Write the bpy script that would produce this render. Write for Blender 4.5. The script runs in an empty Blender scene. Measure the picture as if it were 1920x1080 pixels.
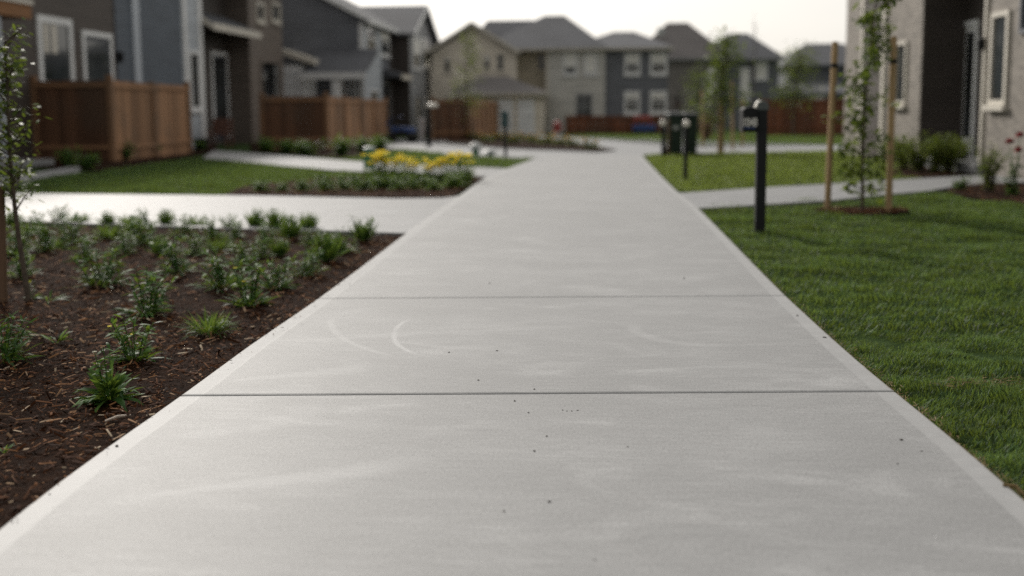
import bpy, bmesh, math, random
import numpy as np
from mathutils import Vector, Matrix, noise
random.seed(7); rng = np.random.default_rng(11)
R = math.radians
scene = bpy.context.scene
COL = scene.collection

# ------------------------------------------------------------------ camera
W_, H_, F_ = 1920.0, 1080.0, 1867.0
VX, VY = 1099.0, 192.0
EYE = Vector((0, 0, 1.2))
PR = 398.0                                    # row of the principal point (lens shift keeps verticals nearly upright)
ROLL = R(-.35)
_v = Matrix.Rotation(ROLL, 3, 'Z') @ Vector(((VX - 960) / F_, (PR - VY) / F_, -1))
pitch = math.atan(_v.y); yaw = math.atan(_v.x / math.hypot(1, _v.y))
cd = bpy.data.cameras.new("camera"); cam = bpy.data.objects.new("camera", cd); COL.objects.link(cam)
cam.location = EYE; cam.rotation_euler = (Matrix.Rotation(yaw, 3, 'Z') @ Matrix.Rotation(R(90) - pitch, 3, 'X') @ Matrix.Rotation(ROLL, 3, 'Z')).to_euler()
cd.shift_y = (PR - 540) / W_
cd.sensor_width = 36; cd.lens = 36 * F_ / W_; cd.clip_end = 3000; cd.clip_start = .05
cd.dof.use_dof = True; cd.dof.focus_distance = 4.15; cd.dof.aperture_fstop = 1.05; cd.dof.aperture_blades = 0
scene.camera = cam
ROT = cam.rotation_euler.to_matrix()

def ray(px, py): return ROT @ Vector(((px - 960) / F_, (PR - py) / F_, -1))
def zg(y):
    y = np.asarray(y, float)
    a = np.clip(y - 9, 0, 6)
    z = -.0125 * a * a / 12 - .0125 * np.clip(y - 15, 0, 60)
    return z
def zf(y): return float(zg(y))
def G(px, py, off=0.0):
    d = ray(px, py); t = (EYE.z - off) / -d.z
    for _ in range(40):
        t = (EYE.z - off - zf(d.y * t)) / -d.z
    return Vector((d.x * t, d.y * t, zf(d.y * t) + off))
def PX(px, py, X): d = ray(px, py); t = X / d.x; return d.y * t, EYE.z + d.z * t
def PY(px, py, Y): d = ray(px, py); t = Y / d.y; return d.x * t, EYE.z + d.z * t

# ------------------------------------------------------------------ materials
def newmat(name):
    m = bpy.data.materials.new(name); m.use_nodes = True
    nt = m.node_tree; nt.nodes.clear()
    o = nt.nodes.new("ShaderNodeOutputMaterial")
    return m, nt, o
class NT:
    def __init__(s, name):
        s.m, s.nt, s.out = newmat(name)
    def n(s, t, **kw):
        nd = s.nt.nodes.new(t)
        for k, v in kw.items(): setattr(nd, k, v)
        return nd
    def l(s, a, b): s.nt.links.new(a, b)
    def val(s, inp, v):
        if hasattr(v, "is_linked") or hasattr(v, "links"): s.l(v, inp)
        else: inp.default_value = v
    def math(s, op, a, b=0.0, c=0.0, clamp=False):
        nd = s.n("ShaderNodeMath", operation=op, use_clamp=clamp)
        for i, v in enumerate((a, b, c)): s.val(nd.inputs[i], v)
        return nd.outputs[0]
    def mapr(s, v, a, b, c=0.0, d=1.0, smooth=True):
        nd = s.n("ShaderNodeMapRange"); nd.interpolation_type = 'SMOOTHSTEP' if smooth else 'LINEAR'
        s.l(v, nd.inputs[0])
        for i, k in enumerate((a, b, c, d)): nd.inputs[i + 1].default_value = k
        return nd.outputs[0]
    def noise(s, vec, scale, detail=3, rough=.55, dist=0):
        nd = s.n("ShaderNodeTexNoise"); s.l(vec, nd.inputs["Vector"])
        nd.inputs["Scale"].default_value = scale; nd.inputs["Detail"].default_value = detail
        nd.inputs["Roughness"].default_value = rough; nd.inputs["Distortion"].default_value = dist
        return nd.outputs[0]
    def scalev(s, vec, sc):
        nd = s.n("ShaderNodeMapping"); s.l(vec, nd.inputs[0]); nd.inputs["Scale"].default_value = sc
        return nd.outputs[0]
    def mix(s, f, a, b, mode='MIX'):
        nd = s.n("ShaderNodeMix", data_type='RGBA', blend_type=mode)
        s.val(nd.inputs[0], f)
        for i, v in ((6, a), (7, b)):
            if hasattr(v, "links"): s.l(v, nd.inputs[i])
            else: nd.inputs[i].default_value = (*v, 1)
        return nd.outputs[2]
    def ramp(s, f, stops):
        nd = s.n("ShaderNodeValToRGB"); s.l(f, nd.inputs[0]); e = nd.color_ramp.elements
        while len(e) < len(stops): e.new(.5)
        for el, (p, c) in zip(e, stops): el.position = p; el.color = (*c, 1)
        return nd.outputs[0]
    def pos(s): return s.n("ShaderNodeNewGeometry").outputs["Position"]
    def obj(s): return s.n("ShaderNodeTexCoord").outputs["Object"]
    def island(s): return s.n("ShaderNodeNewGeometry").outputs["Random Per Island"]
    def bump(s, h, strength, dist):
        nd = s.n("ShaderNodeBump"); s.l(h, nd.inputs["Height"]); nd.inputs["Strength"].default_value = strength; nd.inputs["Distance"].default_value = dist
        return nd.outputs[0]
    def bsdf(s, col, rough=.6, normal=None, metal=0, spec=.5, **kw):
        b = s.n("ShaderNodeBsdfPrincipled")
        if hasattr(col, "links"): s.l(col, b.inputs["Base Color"])
        else: b.inputs["Base Color"].default_value = (*col, 1)
        s.val(b.inputs["Roughness"], rough); b.inputs["Metallic"].default_value = metal
        b.inputs["Specular IOR Level"].default_value = spec
        if normal is not None: s.l(normal, b.inputs["Normal"])
        s.l(b.outputs[0], s.out.inputs[0])
        return b

def m_simple(name, col, rough=.6, var=.15, scale=9, metal=0, spec=.5, bump=0.0):
    t = NT(name); o = t.obj()
    n = t.noise(o, scale, 4)
    c = t.mix(t.mapr(n, .3, .7), tuple(k * (1 - var) for k in col), tuple(min(1, k * (1 + var)) for k in col))
    t.bsdf(c, rough, t.bump(t.noise(o, scale * 8), bump, .004) if bump else None, metal, spec)
    return t.m
def m_siding(name, col, pitch_=.16):
    t = NT(name); p = t.pos(); sx = t.n("ShaderNodeSeparateXYZ"); t.l(p, sx.inputs[0])
    f = t.math('FRACT', t.math('DIVIDE', sx.outputs[2], pitch_))
    n = t.noise(t.scalev(p, (.6, .6, 3)), 1.5, 4)
    c = t.mix(t.mapr(n, .3, .7), tuple(k * .86 for k in col), tuple(k * 1.1 for k in col))
    c = t.mix(t.mapr(f, .9, .98), c, tuple(k * .45 for k in col))
    t.bsdf(c, .65, t.bump(f, .6, .012))
    return t.m
def m_brick(name, col, mortar, axis):
    t = NT(name); p = t.pos(); sx = t.n("ShaderNodeSeparateXYZ"); t.l(p, sx.inputs[0])
    cx = t.n("ShaderNodeCombineXYZ"); t.l(t.math('ADD', sx.outputs[0], sx.outputs[1]), cx.inputs[0]); t.l(sx.outputs[2], cx.inputs[1])
    b = t.n("ShaderNodeTexBrick"); t.l(cx.outputs[0], b.inputs["Vector"])
    b.inputs["Scale"].default_value = 1; b.inputs["Brick Width"].default_value = .22; b.inputs["Row Height"].default_value = .075
    b.inputs["Mortar Size"].default_value = .009
    b.inputs["Color1"].default_value = (*[k * .62 for k in col], 1); b.inputs["Color2"].default_value = (*[k * 1.28 for k in col], 1)
    b.inputs["Mortar"].default_value = (*mortar, 1)
    n = t.noise(p, 1.3, 5)
    c = t.mix(t.mapr(n, .35, .7, 0, .35), b.outputs[0], tuple(k * .7 for k in col))
    t.bsdf(c, .8, t.bump(b.outputs[1], -.5, .008))
    return t.m
def m_roof(name, col):
    t = NT(name); p = t.pos(); sx = t.n("ShaderNodeSeparateXYZ"); t.l(p, sx.inputs[0])
    f = t.math('FRACT', t.math('DIVIDE', sx.outputs[2], .12))
    n = t.noise(t.scalev(p, (3, 3, 8)), 2.2, 5, .7)
    n2 = t.noise(p, .5, 3)
    c = t.mix(t.mapr(n, .3, .7), tuple(k * .65 for k in col), tuple(k * 1.3 for k in col))
    c = t.mix(t.mapr(n2, .35, .65, 0, .4), c, tuple(k * .6 for k in col))
    c = t.mix(t.mapr(f, .85, 1, 0, .5), c, tuple(k * .4 for k in col))
    t.bsdf(c, .85, t.bump(f, .5, .02))
    return t.m
def m_wood(name, col, dark=.6):
    t = NT(name); p = t.pos(); r = t.island()
    g = t.noise(t.scalev(p, (14, 14, .8)), 3, 5, .6)
    c = t.mix(r, tuple(k * dark for k in col), tuple(min(1, k * 1.25) for k in col))
    c = t.mix(t.mapr(g, .4, .7, 0, .5), c, tuple(k * .5 for k in col))
    st = t.noise(p, .8, 3)
    c = t.mix(t.mapr(st, .45, .7, 0, .4), c, (.11, .085, .065))
    t.bsdf(c, .75, t.bump(g, .25, .006), spec=.3)
    return t.m
def m_leaf(name, stops, trans=.35, rough=.45, mul=1.0):
    t = NT(name); r = t.island(); p = t.pos()
    n = t.noise(p, 5, 2)
    f = t.math('ADD', t.math('MULTIPLY', r, .75), t.math('MULTIPLY', n, .3), clamp=True)
    c = t.ramp(f, stops)
    if 'grass' in name:
        pn = t.noise(t.scalev(p, (1.1, 2.6, 1)), 1.5, 4, .6, .5)
        c = t.mix(t.mapr(pn, .44, .62, .0, .35 if 'lit' in name else .84), c, (.008, .024, .009))  # uneven turf tone, with the shade of hollows put into the colour
        yn = t.noise(t.scalev(p, (.8, 1.6, 1)), .9, 3, .6, .8)
        c = t.mix(t.mapr(yn, .50, .74, .0, .35), c, (.14, .21, .07))
    if 'grass' in name:
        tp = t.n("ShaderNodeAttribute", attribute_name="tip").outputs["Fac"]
        c = t.mix(t.mapr(tp, 0, .8, .80, 0, False), c, (.006, .014, .004))  # shade low among the blades painted in: roots go dark
        cn = t.noise(p, 6.5, 3, .6)
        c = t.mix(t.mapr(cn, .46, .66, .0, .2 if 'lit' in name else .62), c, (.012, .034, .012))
        c = t.mix(t.mapr(tp, .5, 1.0, 0, .58, False), c, (.36, .44, .13) if 'lit' in name else (.27, .42, .20))  # light catching the blade tips painted into the colour
    b = t.n("ShaderNodeBsdfPrincipled"); t.l(c, b.inputs["Base Color"]); b.inputs["Roughness"].default_value = rough
    b.inputs["Specular IOR Level"].default_value = .2 if 'grass' in name or 'tree' in name else .14
    tr = t.n("ShaderNodeBsdfTranslucent"); 
    c2 = t.mix(.55, c, (.25, .32, .03), 'MIX'); t.l(c2, tr.inputs[0])
    mx = t.n("ShaderNodeMixShader"); mx.inputs[0].default_value = trans
    t.l(b.outputs[0], mx.inputs[1]); t.l(tr.outputs[0], mx.inputs[2]); t.l(mx.outputs[0], t.out.inputs[0])
    return t.m
def m_glass(name, tint=(.015, .018, .02)):
    t = NT(name); n = t.noise(t.pos(), .7, 2)
    b = t.bsdf(t.mix(t.mapr(n, .4, .6), tint, tuple(k * 2.2 for k in tint)), .06, t.bump(n, .03, .05), spec=.8)
    return t.m

M = {}
M['trim'] = m_simple("white_trim", (.72, .73, .74), .5, .06, 3)
M['bright_trim'] = m_simple("bright_white_trim", (.85, .86, .88), .45, .04, 3)
M['trim_blue'] = m_simple("pale_blue_trim", (.42, .46, .52), .5, .06, 3)
M['cream'] = m_simple("cream_trim", (.60, .565, .50), .55, .06, 3)
M['brown_wall'] = m_siding("brown_siding", (.082, .067, .059))
M['blue_wall'] = m_siding("blue_grey_siding", (.10, .122, .155))
M['white_wall'] = m_siding("white_siding", (.46, .50, .55), .3)
M['taupe_wall'] = m_siding("taupe_siding", (.175, .145, .125))
M['dark_wall'] = m_siding("dark_brown_siding", (.062, .051, .046))
M['slate_wall'] = m_siding("slate_siding", (.145, .155, .180))
M['grey_wall'] = m_siding("grey_siding", (.32, .33, .345))
M['beige_wall'] = m_siding("beige_siding", (.80, .735, .635))
M['tan_wall'] = m_siding("tan_siding", (.45, .40, .31))
M['stone_wall'] = m_siding("stone_grey_siding", (.58, .57, .54))
M['char_wall'] = m_siding("charcoal_siding", (.165, .175, .20))
M['brick'] = m_brick("beige_brick", (.215, .193, .170), (.32, .295, .265), 'X')
M['brick_grey'] = m_brick("grey_brick", (.19, .175, .17), (.22, .21, .20), 'X')
M['roof'] = m_roof("slate_shingles", (.10, .105, .12))
M['roof_brown'] = m_roof("taupe_shingles", (.145, .135, .135))
M['fence'] = m_wood("cedar_boards", (.38, .21, .115), .45)
M['fence_shaded'] = m_wood("shaded_cedar_boards", (.155, .078, .045))  # darker cedar copy: shade of the camera-facing panels put into the colour
M['fence_far'] = m_wood("red_cedar_boards", (.20, .075, .038))
M['stake'] = m_wood("pine_stake", (.34, .235, .125), .9)
M['old_stake'] = m_wood("weathered_stake", (.13, .08, .05), .9)
M['bark'] = m_simple("bark", (.085, .065, .048), .85, .35, 30, bump=.4)
M['glass'] = m_glass("window_glass")
t_ = NT("sky_glass"); t_.bsdf((.52, .53, .52), .08, t_.bump(t_.noise(t_.pos(), .8, 2), .04, .05), metal=1.0); M['sky_glass'] = t_.m
M['blind'] = m_simple("window_blind", (.85, .84, .80), .7, .05, 4)
M['black'] = m_simple("black_metal", (.007, .008, .009), .65, .25, 20, spec=.3)
M['char_metal'] = m_simple("charcoal_metal", (.009, .010, .012), .55, .25, 14, spec=.3)
M['lamp_white'] = m_simple("opal_lens", (.78, .75, .68), .3, .04, 5)
M['bin'] = m_simple("dark_green_plastic", (.010, .028, .020), .42, .2, 8)
M['bin_lid'] = m_simple("bin_lid_plastic", (.06, .07, .075), .22, .2, 8, spec=.9)
M['green_paint'] = m_simple("green_paint", (.03, .17, .07), .5, .15, 8)
M['pale_grey'] = m_simple("pale_grey_plastic", (.42, .44, .44), .5, .1, 8)
M['door_blue'] = m_simple("dark_blue_door", (.03, .037, .055), .45, .12, 3)
M['garage'] = m_siding("garage_door_white", (.88, .90, .93), .5)
M['red'] = m_simple("red_paint", (.26, .035, .028), .4, .15, 9)
M['blue'] = m_simple("blue_cloth", (.03, .07, .22), .6, .2, 6)
M['rust'] = m_simple("rust_brown_wood", (.14, .065, .045), .7, .25, 10)
M['white_ceramic'] = m_simple("white_ceramic", (.6, .6, .62), .4, .05, 6)
M['soffit'] = m_wood("orange_soffit", (.30, .15, .07))
LG = dict(
    bed=[(0, (.018, .050, .015)), (.4, (.042, .11, .026)), (.75, (.09, .20, .045)), (1, (.20, .31, .09))],
    tuft=[(0, (.02, .055, .016)), (.5, (.058, .14, .03)), (1, (.20, .30, .08))],
    pale=[(0, (.022, .05, .02)), (.5, (.055, .14, .034)), (.97, (.11, .24, .06)), (1, (.27, .36, .16))],
    tree=[(0, (.025, .045, .016)), (.5, (.07, .115, .028)), (1, (.17, .22, .05))],
    shrub=[(0, (.025, .048, .014)), (.5, (.09, .135, .028)), (1, (.24, .26, .06))],
    pink=[(0, (.10, .09, .06)), (.5, (.28, .14, .14)), (1, (.45, .24, .25))],
    grass=[(0, (.032, .086, .026)), (.45, (.066, .160, .048)), (.85, (.125, .25, .090)), (1, (.32, .36, .20))],
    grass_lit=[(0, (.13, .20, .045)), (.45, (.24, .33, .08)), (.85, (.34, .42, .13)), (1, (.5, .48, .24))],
)
for k, v in LG.items(): M['leaf_' + k] = m_leaf("leaf_" + k, v, .42 if 'grass' in k else .38, .5)
def m_petal(name, a, b):
    t = NT(name); c = t.mix(t.island(), a, b); b_ = t.bsdf(c, .6, spec=.2)
    tr = t.n("ShaderNodeBsdfTranslucent"); t.l(c, tr.inputs[0]); mx_ = t.n("ShaderNodeMixShader"); mx_.inputs[0].default_value = .4
    t.l(b_.outputs[0], mx_.inputs[1]); t.l(tr.outputs[0], mx_.inputs[2]); t.l(mx_.outputs[0], t.out.inputs[0]); return t.m
M['yellow'] = m_petal("yellow_petals", (.86, .70, .04), (.93, .85, .18))
M['white_petal'] = m_petal("pale_petals", (.55, .52, .40), (.72, .70, .60))
M['red_petal'] = m_petal("red_petals", (.20, .012, .02), (.38, .03, .04))
M['orange_petal'] = m_petal("orange_petals", (.55, .22, .06), (.70, .45, .12))

# concrete -----------------------------------------------------------------
def circle3(a, b, c):
    ax, ay, bx, by, cx, cy = a.x, a.y, b.x, b.y, c.x, c.y
    d = 2 * (ax * (by - cy) + bx * (cy - ay) + cx * (ay - by))
    ux = ((ax**2 + ay**2) * (by - cy) + (bx**2 + by**2) * (cy - ay) + (cx**2 + cy**2) * (ay - by)) / d
    uy = ((ax**2 + ay**2) * (cx - bx) + (bx**2 + by**2) * (ax - cx) + (cx**2 + cy**2) * (bx - ax)) / d
    return ux, uy, math.hypot(ax - ux, ay - uy)
def m_concrete(name, base, edges, marks=True):
    t = NT(name); p = t.pos(); sx = t.n("ShaderNodeSeparateXYZ"); t.l(p, sx.inputs[0])
    broom = t.noise(t.scalev(p, (4, 120, 4)), 1, 4, .65)
    broom2 = t.noise(t.scalev(p, (2.2, 46, 1)), 1, 5, .7, .4)
    fine = t.noise(p, 260, 2, .7)
    big = t.noise(t.scalev(p, (.55, 1.4, 1)), 1.0, 4, .55, .6)
    streak = t.noise(t.scalev(p, (.8, 2.1, 1)), 1.3, 5, .55, 1.6)
    cl = base
    grain = t.noise(t.scalev(p, (120, 46, 1)), 1, 2, .7)
    mott = t.noise(t.scalev(p, (2.6, 4.5, 1)), 1, 5, .65, .8)
    c = t.mix(t.mapr(big, .3, .72), tuple(k * .86 for k in cl), tuple(k * 1.05 for k in cl))
    c = t.mix(t.mapr(broom, .42, .70, 0, .55), c, tuple(k * .62 for k in cl))
    c = t.mix(t.mapr(broom2, .46, .68, 0, .55), c, tuple(k * .72 for k in cl))
    c = t.mix(t.mapr(streak, .52, .72, 0, .60), c, tuple(min(.9, k * 1.28) for k in cl))
    c = t.mix(t.mapr(fine, .66, .8, 0, .3), c, tuple(k * .5 for k in cl))
    c = t.mix(t.mapr(mott, .36, .62, 0, .55), c, tuple(k * .74 for k in cl))
    c = t.mix(t.mapr(grain, .30, .52, .48, 0), c, tuple(k * .55 for k in cl))
    c = t.mix(t.mapr(grain, .52, .72, 0, .22), c, tuple(min(.9, k * 1.35) for k in cl))
    if edges:
        sid = t.math('FLOOR', t.math('DIVIDE', t.math('SUBTRACT', t.math('ADD', sx.outputs[1], t.math('MULTIPLY', sx.outputs[0], JS)), J1), DJ))
        wn = t.n("ShaderNodeTexWhiteNoise", noise_dimensions='1D'); t.l(sid, wn.inputs["W"])
        c = t.mix(t.math('MULTIPLY', wn.outputs["Value"], .14), c, tuple(k * .55 for k in cl))
    if marks:
        for a, b, c3, wd, st in (((768, 598), (737, 630), (774, 662), .014, .56), ((622, 596), (640, 632), (690, 655), .020, .30), ((1190, 608), (1232, 636), (1290, 645), .04, .2)):
            A, B, C = G(*a, .04), G(*b, .04), G(*c3, .04)
            cx, cy, r = circle3(A, B, C)
            wob = t.math('MULTIPLY', t.math('SUBTRACT', big, .5), .03)
            d = t.math('SQRT', t.math('ADD', t.math('POWER', t.math('SUBTRACT', sx.outputs[0], cx), 2), t.math('POWER', t.math('SUBTRACT', sx.outputs[1], cy), 2)))
            rim = t.math('ABSOLUTE', t.math('ADD', t.math('SUBTRACT', d, r), wob))
            dm = t.math('SQRT', t.math('ADD', t.math('POWER', t.math('SUBTRACT', sx.outputs[0], B.x), 2), t.math('POWER', t.math('SUBTRACT', sx.outputs[1], B.y), 2)))
            ext = max((A - B).length, (C - B).length)
            mask = t.math('MULTIPLY', t.mapr(rim, wd * .35, wd * 1.3, st, 0), t.mapr(dm, ext * .75, ext * 1.1, 1, 0))
            mask = t.math('MULTIPLY', mask, t.mapr(t.noise(p, 9, 3), .3, .55, .45, 1))
            c = t.mix(mask, c, tuple(min(.9, k * 1.45) for k in cl))
        # long pale hose-like swipe and broad washed patch in the front slab
        for (q0, q1, wd, st) in (((225, 932), (790, 868), .06, .38), ((500, 640), (1120, 610), .05, .2), ((420, 715), (700, 690), .06, .30), ((720, 640), (930, 655), .04, .25)):
            A, B = G(*q0, .04), G(*q1, .04)
            dx, dy = B.x - A.x, B.y - A.y; L = math.hypot(dx, dy)
            u = t.math('DIVIDE', t.math('ADD', t.math('MULTIPLY', t.math('SUBTRACT', sx.outputs[0], A.x), dx), t.math('MULTIPLY', t.math('SUBTRACT', sx.outputs[1], A.y), dy)), L * L)
            v = t.math('DIVIDE', t.math('SUBTRACT', t.math('MULTIPLY', t.math('SUBTRACT', sx.outputs[1], A.y), dx), t.math('MULTIPLY', t.math('SUBTRACT', sx.outputs[0], A.x), dy)), L)
            v = t.math('ADD', v, t.math('MULTIPLY', t.math('SUBTRACT', t.noise(p, 2.2, 3), .5), .16))
            wv = t.math('ADD', t.math('MULTIPLY', u, wd * 1.2), wd * .3)
            m = t.mapr(t.math('DIVIDE', t.math('ABSOLUTE', v), t.math('MAXIMUM', wv, .01)), .2, 1.1, st, 0)
            m = t.math('MULTIPLY', m, t.math('MULTIPLY', t.mapr(u, 0, .12), t.mapr(u, .85, 1.05, 1, 0)))
            c = t.mix(m, c, tuple(min(.9, k * 1.3) for k in cl))
    h = t.math('ADD', t.math('MULTIPLY', broom, .7), t.math('MULTIPLY', fine, .5))
    if edges:
        uv = t.n("ShaderNodeUVMap", uv_map="edge"); us = t.n("ShaderNodeSeparateXYZ"); t.l(uv.outputs[0], us.inputs[0])
        dmin = t.math('MINIMUM', us.outputs[0], us.outputs[1])
        dmin = t.math('ADD', dmin, t.math('MULTIPLY', t.math('SUBTRACT', t.noise(p, 7, 3), .5), .012))
        band = t.mapr(dmin, .082, .097, 1, 0)
        edgec = t.mix(t.mapr(t.noise(p, 16, 4), .35, .7), tuple(k * .98 for k in cl), tuple(min(.9, k * 1.08) for k in cl))
        edgec = t.mix(t.mapr(fine, .66, .8, 0, .25), edgec, tuple(k * .6 for k in cl))
        c = t.mix(t.math('MULTIPLY', band, .8), c, edgec)
        c = t.mix(t.mapr(dmin, .0, .022, .35, 0), c, (.20, .17, .13))
        h = t.math('MULTIPLY', h, t.mapr(dmin, .082, .097, .25, 1))
    t.bsdf(c, .60, t.bump(h, .5, .003), spec=.45)
    return t.m
M['path'] = m_concrete("pale_concrete", (.265, .272, .282), False, False)

def m_soil(name, stops, scale):
    t = NT(name); p = t.pos(); n = t.noise(p, scale, 6, .7); n2 = t.noise(p, scale * .15, 3)
    c = t.ramp(t.math('ADD', t.math('MULTIPLY', n, .7), t.math('MULTIPLY', n2, .3)), stops)
    t.bsdf(c, .95, t.bump(n, .9, .05), spec=.06); return t.m
M['mulch'] = m_soil("bark_mulch", [(.3, (.005, .002, .001)), (.5, (.020, .008, .0035)), (.7, (.050, .021, .009))], 26)
M['turf'] = m_soil("turf_soil", [(.3, (.014, .026, .008)), (.5, (.03, .055, .014)), (.7, (.055, .085, .025))], 14)
def m_chips():
    t = NT("mulch_chips"); r = t.island()
    c = t.ramp(r, [(0, (.010, .0035, .0015)), (.45, (.046, .016, .006)), (.74, (.125, .050, .019)), (.90, (.23, .115, .052)), (.965, (.28, .19, .12)), (1, (.48, .40, .30))])
    t.bsdf(c, .8, spec=.06); return t.m
M['chips'] = m_chips()

# ------------------------------------------------------------------ mesh helpers
ROOTLOC = {}
def tag(o, label=None, cat=None, group=None, kind=None):
    if label: o["label"] = label
    if cat: o["category"] = cat
    if group: o["group"] = group
    if kind: o["kind"] = kind
    return o
def empty(name, loc, label, cat, group=None):
    o = bpy.data.objects.new(name, None); COL.objects.link(o); o.location = loc; o.empty_display_size = .2
    ROOTLOC[o] = Vector(loc)
    return tag(o, label, cat, group)
def rootloc(p):
    while p.parent: p = p.parent
    return ROOTLOC[p]
class MB:
    def __init__(s): s.v = []; s.f = []
    def add(s, vs, fs):
        b = len(s.v); s.v += [tuple(v) for v in vs]; s.f += [tuple(i + b for i in f) for f in fs]; return s
    def box(s, x0, y0, z0, x1, y1, z1):
        if x0 > x1: x0, x1 = x1, x0
        if y0 > y1: y0, y1 = y1, y0
        if z0 > z1: z0, z1 = z1, z0
        return s.add([(x0, y0, z0), (x1, y0, z0), (x1, y1, z0), (x0, y1, z0), (x0, y0, z1), (x1, y0, z1), (x1, y1, z1), (x0, y1, z1)],
                     [(0, 3, 2, 1), (4, 5, 6, 7), (0, 1, 5, 4), (1, 2, 6, 5), (2, 3, 7, 6), (3, 0, 4, 7)])
    def obox(s, c, ux, uy, hx, hy, z0, z1):   # oriented in plan
        c = Vector(c); ux = Vector(ux); uy = Vector(uy)
        q = [c - ux * hx - uy * hy, c + ux * hx - uy * hy, c + ux * hx + uy * hy, c - ux * hx + uy * hy]
        return s.add([(p.x, p.y, z0) for p in q] + [(p.x, p.y, z1) for p in q],
                     [(0, 3, 2, 1), (4, 5, 6, 7), (0, 1, 5, 4), (1, 2, 6, 5), (2, 3, 7, 6), (3, 0, 4, 7)])
    def loft(s, rings, cap=True):
        n = len(rings[0]); b = len(s.v)
        for r in rings: s.v += [tuple(p) for p in r]
        for k in range(len(rings) - 1):
            for i in range(n):
                j = (i + 1) % n
                s.f.append((b + k * n + i, b + k * n + j, b + (k + 1) * n + j, b + (k + 1) * n + i))
        if cap:
            s.f.append(tuple(b + i for i in reversed(range(n)))); e = b + (len(rings) - 1) * n
            s.f.append(tuple(e + i for i in range(n)))
        return s
    def tube(s, pts, rad, n=8, cap=True):
        pts = [Vector(p) for p in pts]
        if not hasattr(rad, '__len__'): rad = [rad] * len(pts)
        rings = []; ref = Vector((0, 0, 1))
        for i, p in enumerate(pts):
            d = (pts[min(i + 1, len(pts) - 1)] - pts[max(i - 1, 0)]).normalized()
            a = d.cross(ref if abs(d.z) < .95 else Vector((1, 0, 0))).normalized(); b = d.cross(a).normalized()
            rings.append([p + (a * math.cos(2 * math.pi * k / n) + b * math.sin(2 * math.pi * k / n)) * rad[i] for k in range(n)])
        return s.loft(rings, cap)
    def lathe(s, c, prof, n=20):
        c = Vector(c)
        return s.loft([[c + Vector((r * math.cos(2 * math.pi * k / n), r * math.sin(2 * math.pi * k / n), z)) for k in range(n)] for r, z in prof])
    def build(s, name, mat, parent=None, bevel=0.0, smooth=False):
        off = rootloc(parent) if parent else Vector((0, 0, 0))
        me = bpy.data.meshes.new(name)
        me.from_pydata([(v[0] - off.x, v[1] - off.y, v[2] - off.z) for v in s.v], [], s.f)
        me.materials.append(M[mat] if isinstance(mat, str) else mat)
        bm = bmesh.new(); bm.from_mesh(me); bmesh.ops.recalc_face_normals(bm, faces=bm.faces); bm.to_mesh(me); bm.free()
        if smooth:
            me.shade_smooth()
            me.set_sharp_from_angle(angle=R(40))
        o = bpy.data.objects.new(name, me); COL.objects.link(o)
        if parent: o.parent = parent
        if bevel:
            bv = o.modifiers.new("bevel", 'BEVEL'); bv.width = bevel; bv.segments = 2; bv.limit_method = 'ANGLE'
        return o

def np_obj(name, V, sizes, idx, mat, parent=None, smooth=False, tip=None):
    """mesh from numpy: V (n,3), face sizes, flat vertex indices"""
    me = bpy.data.meshes.new(name)
    if parent is not None:
        off = rootloc(parent); V = V - np.array(off)
    me.vertices.add(len(V)); me.vertices.foreach_set("co", V.astype(np.float32).ravel())
    me.loops.add(len(idx)); me.loops.foreach_set("vertex_index", idx.astype(np.int32))
    me.polygons.add(len(sizes)); st = np.concatenate(([0], np.cumsum(sizes)[:-1]))
    me.polygons.foreach_set("loop_start", st.astype(np.int32)); me.polygons.foreach_set("loop_total", sizes.astype(np.int32))
    me.update(calc_edges=True)
    if tip is not None:
        at_ = me.attributes.new('tip', 'FLOAT', 'POINT'); at_.data.foreach_set('value', np.asarray(tip, np.float32))
    me.materials.append(M[mat])
    if smooth: me.shade_smooth()
    o = bpy.data.objects.new(name, me); COL.objects.link(o)
    if parent is not None: o.parent = parent
    return o
def nrm(a): return a / np.maximum(np.linalg.norm(a, axis=1, keepdims=True), 1e-9)
def leaves_np(B, D, L, Wd, bend):
    """one 6-vertex leaf per row: base B, direction D, length L, width Wd, droop bend"""
    n = len(B); D = nrm(D); up = np.tile([0., 0, 1], (n, 1))
    S = np.cross(D, up); bad = np.linalg.norm(S, axis=1) < .05; S[bad] = [1, 0, 0]; S = nrm(S)
    ang = rng.uniform(-.7, .7, n)[:, None]; N = nrm(np.cross(S, D)); S = S * np.cos(ang) + N * np.sin(ang)
    L = np.asarray(L)[:, None]; Wd = np.asarray(Wd)[:, None]; bend = np.asarray(bend)[:, None]
    def P(t): return B + D * L * t - up * (bend * L * t * t)
    V = np.stack([B, P(.35) + S * Wd * .45, P(.35) - S * Wd * .45, P(.7) + S * Wd * .38, P(.7) - S * Wd * .38, P(1.0)], 1).reshape(-1, 3)
    base = (np.arange(n) * 6)[:, None]
    idx = (base + np.array([0, 2, 1, 1, 2, 4, 3, 3, 4, 5])).ravel()
    sizes = np.tile([3, 4, 3], n)
    return V, sizes, idx
class Leaves:
    def __init__(s): s.p = []
    def add(s, B, D, L, Wd, bend):
        s.p.append([np.atleast_2d(np.asarray(B, float)), np.atleast_2d(np.asarray(D, float)), np.atleast_1d(L), np.atleast_1d(Wd), np.atleast_1d(bend)])
    def build(s, name, mat, parent=None):
        a = [np.concatenate([q[i] for q in s.p]) for i in range(5)]
        return np_obj(name, *leaves_np(*a), mat, parent)
def rand_dirs(n, up=(-.2, 1.0)):
    a = rng.uniform(0, 2 * np.pi, n); z = rng.uniform(*up, n); r = np.sqrt(np.maximum(.05, 1 - np.minimum(z * z, .95)))
    return np.stack([np.cos(a) * r, np.sin(a) * r, z], 1)
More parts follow.
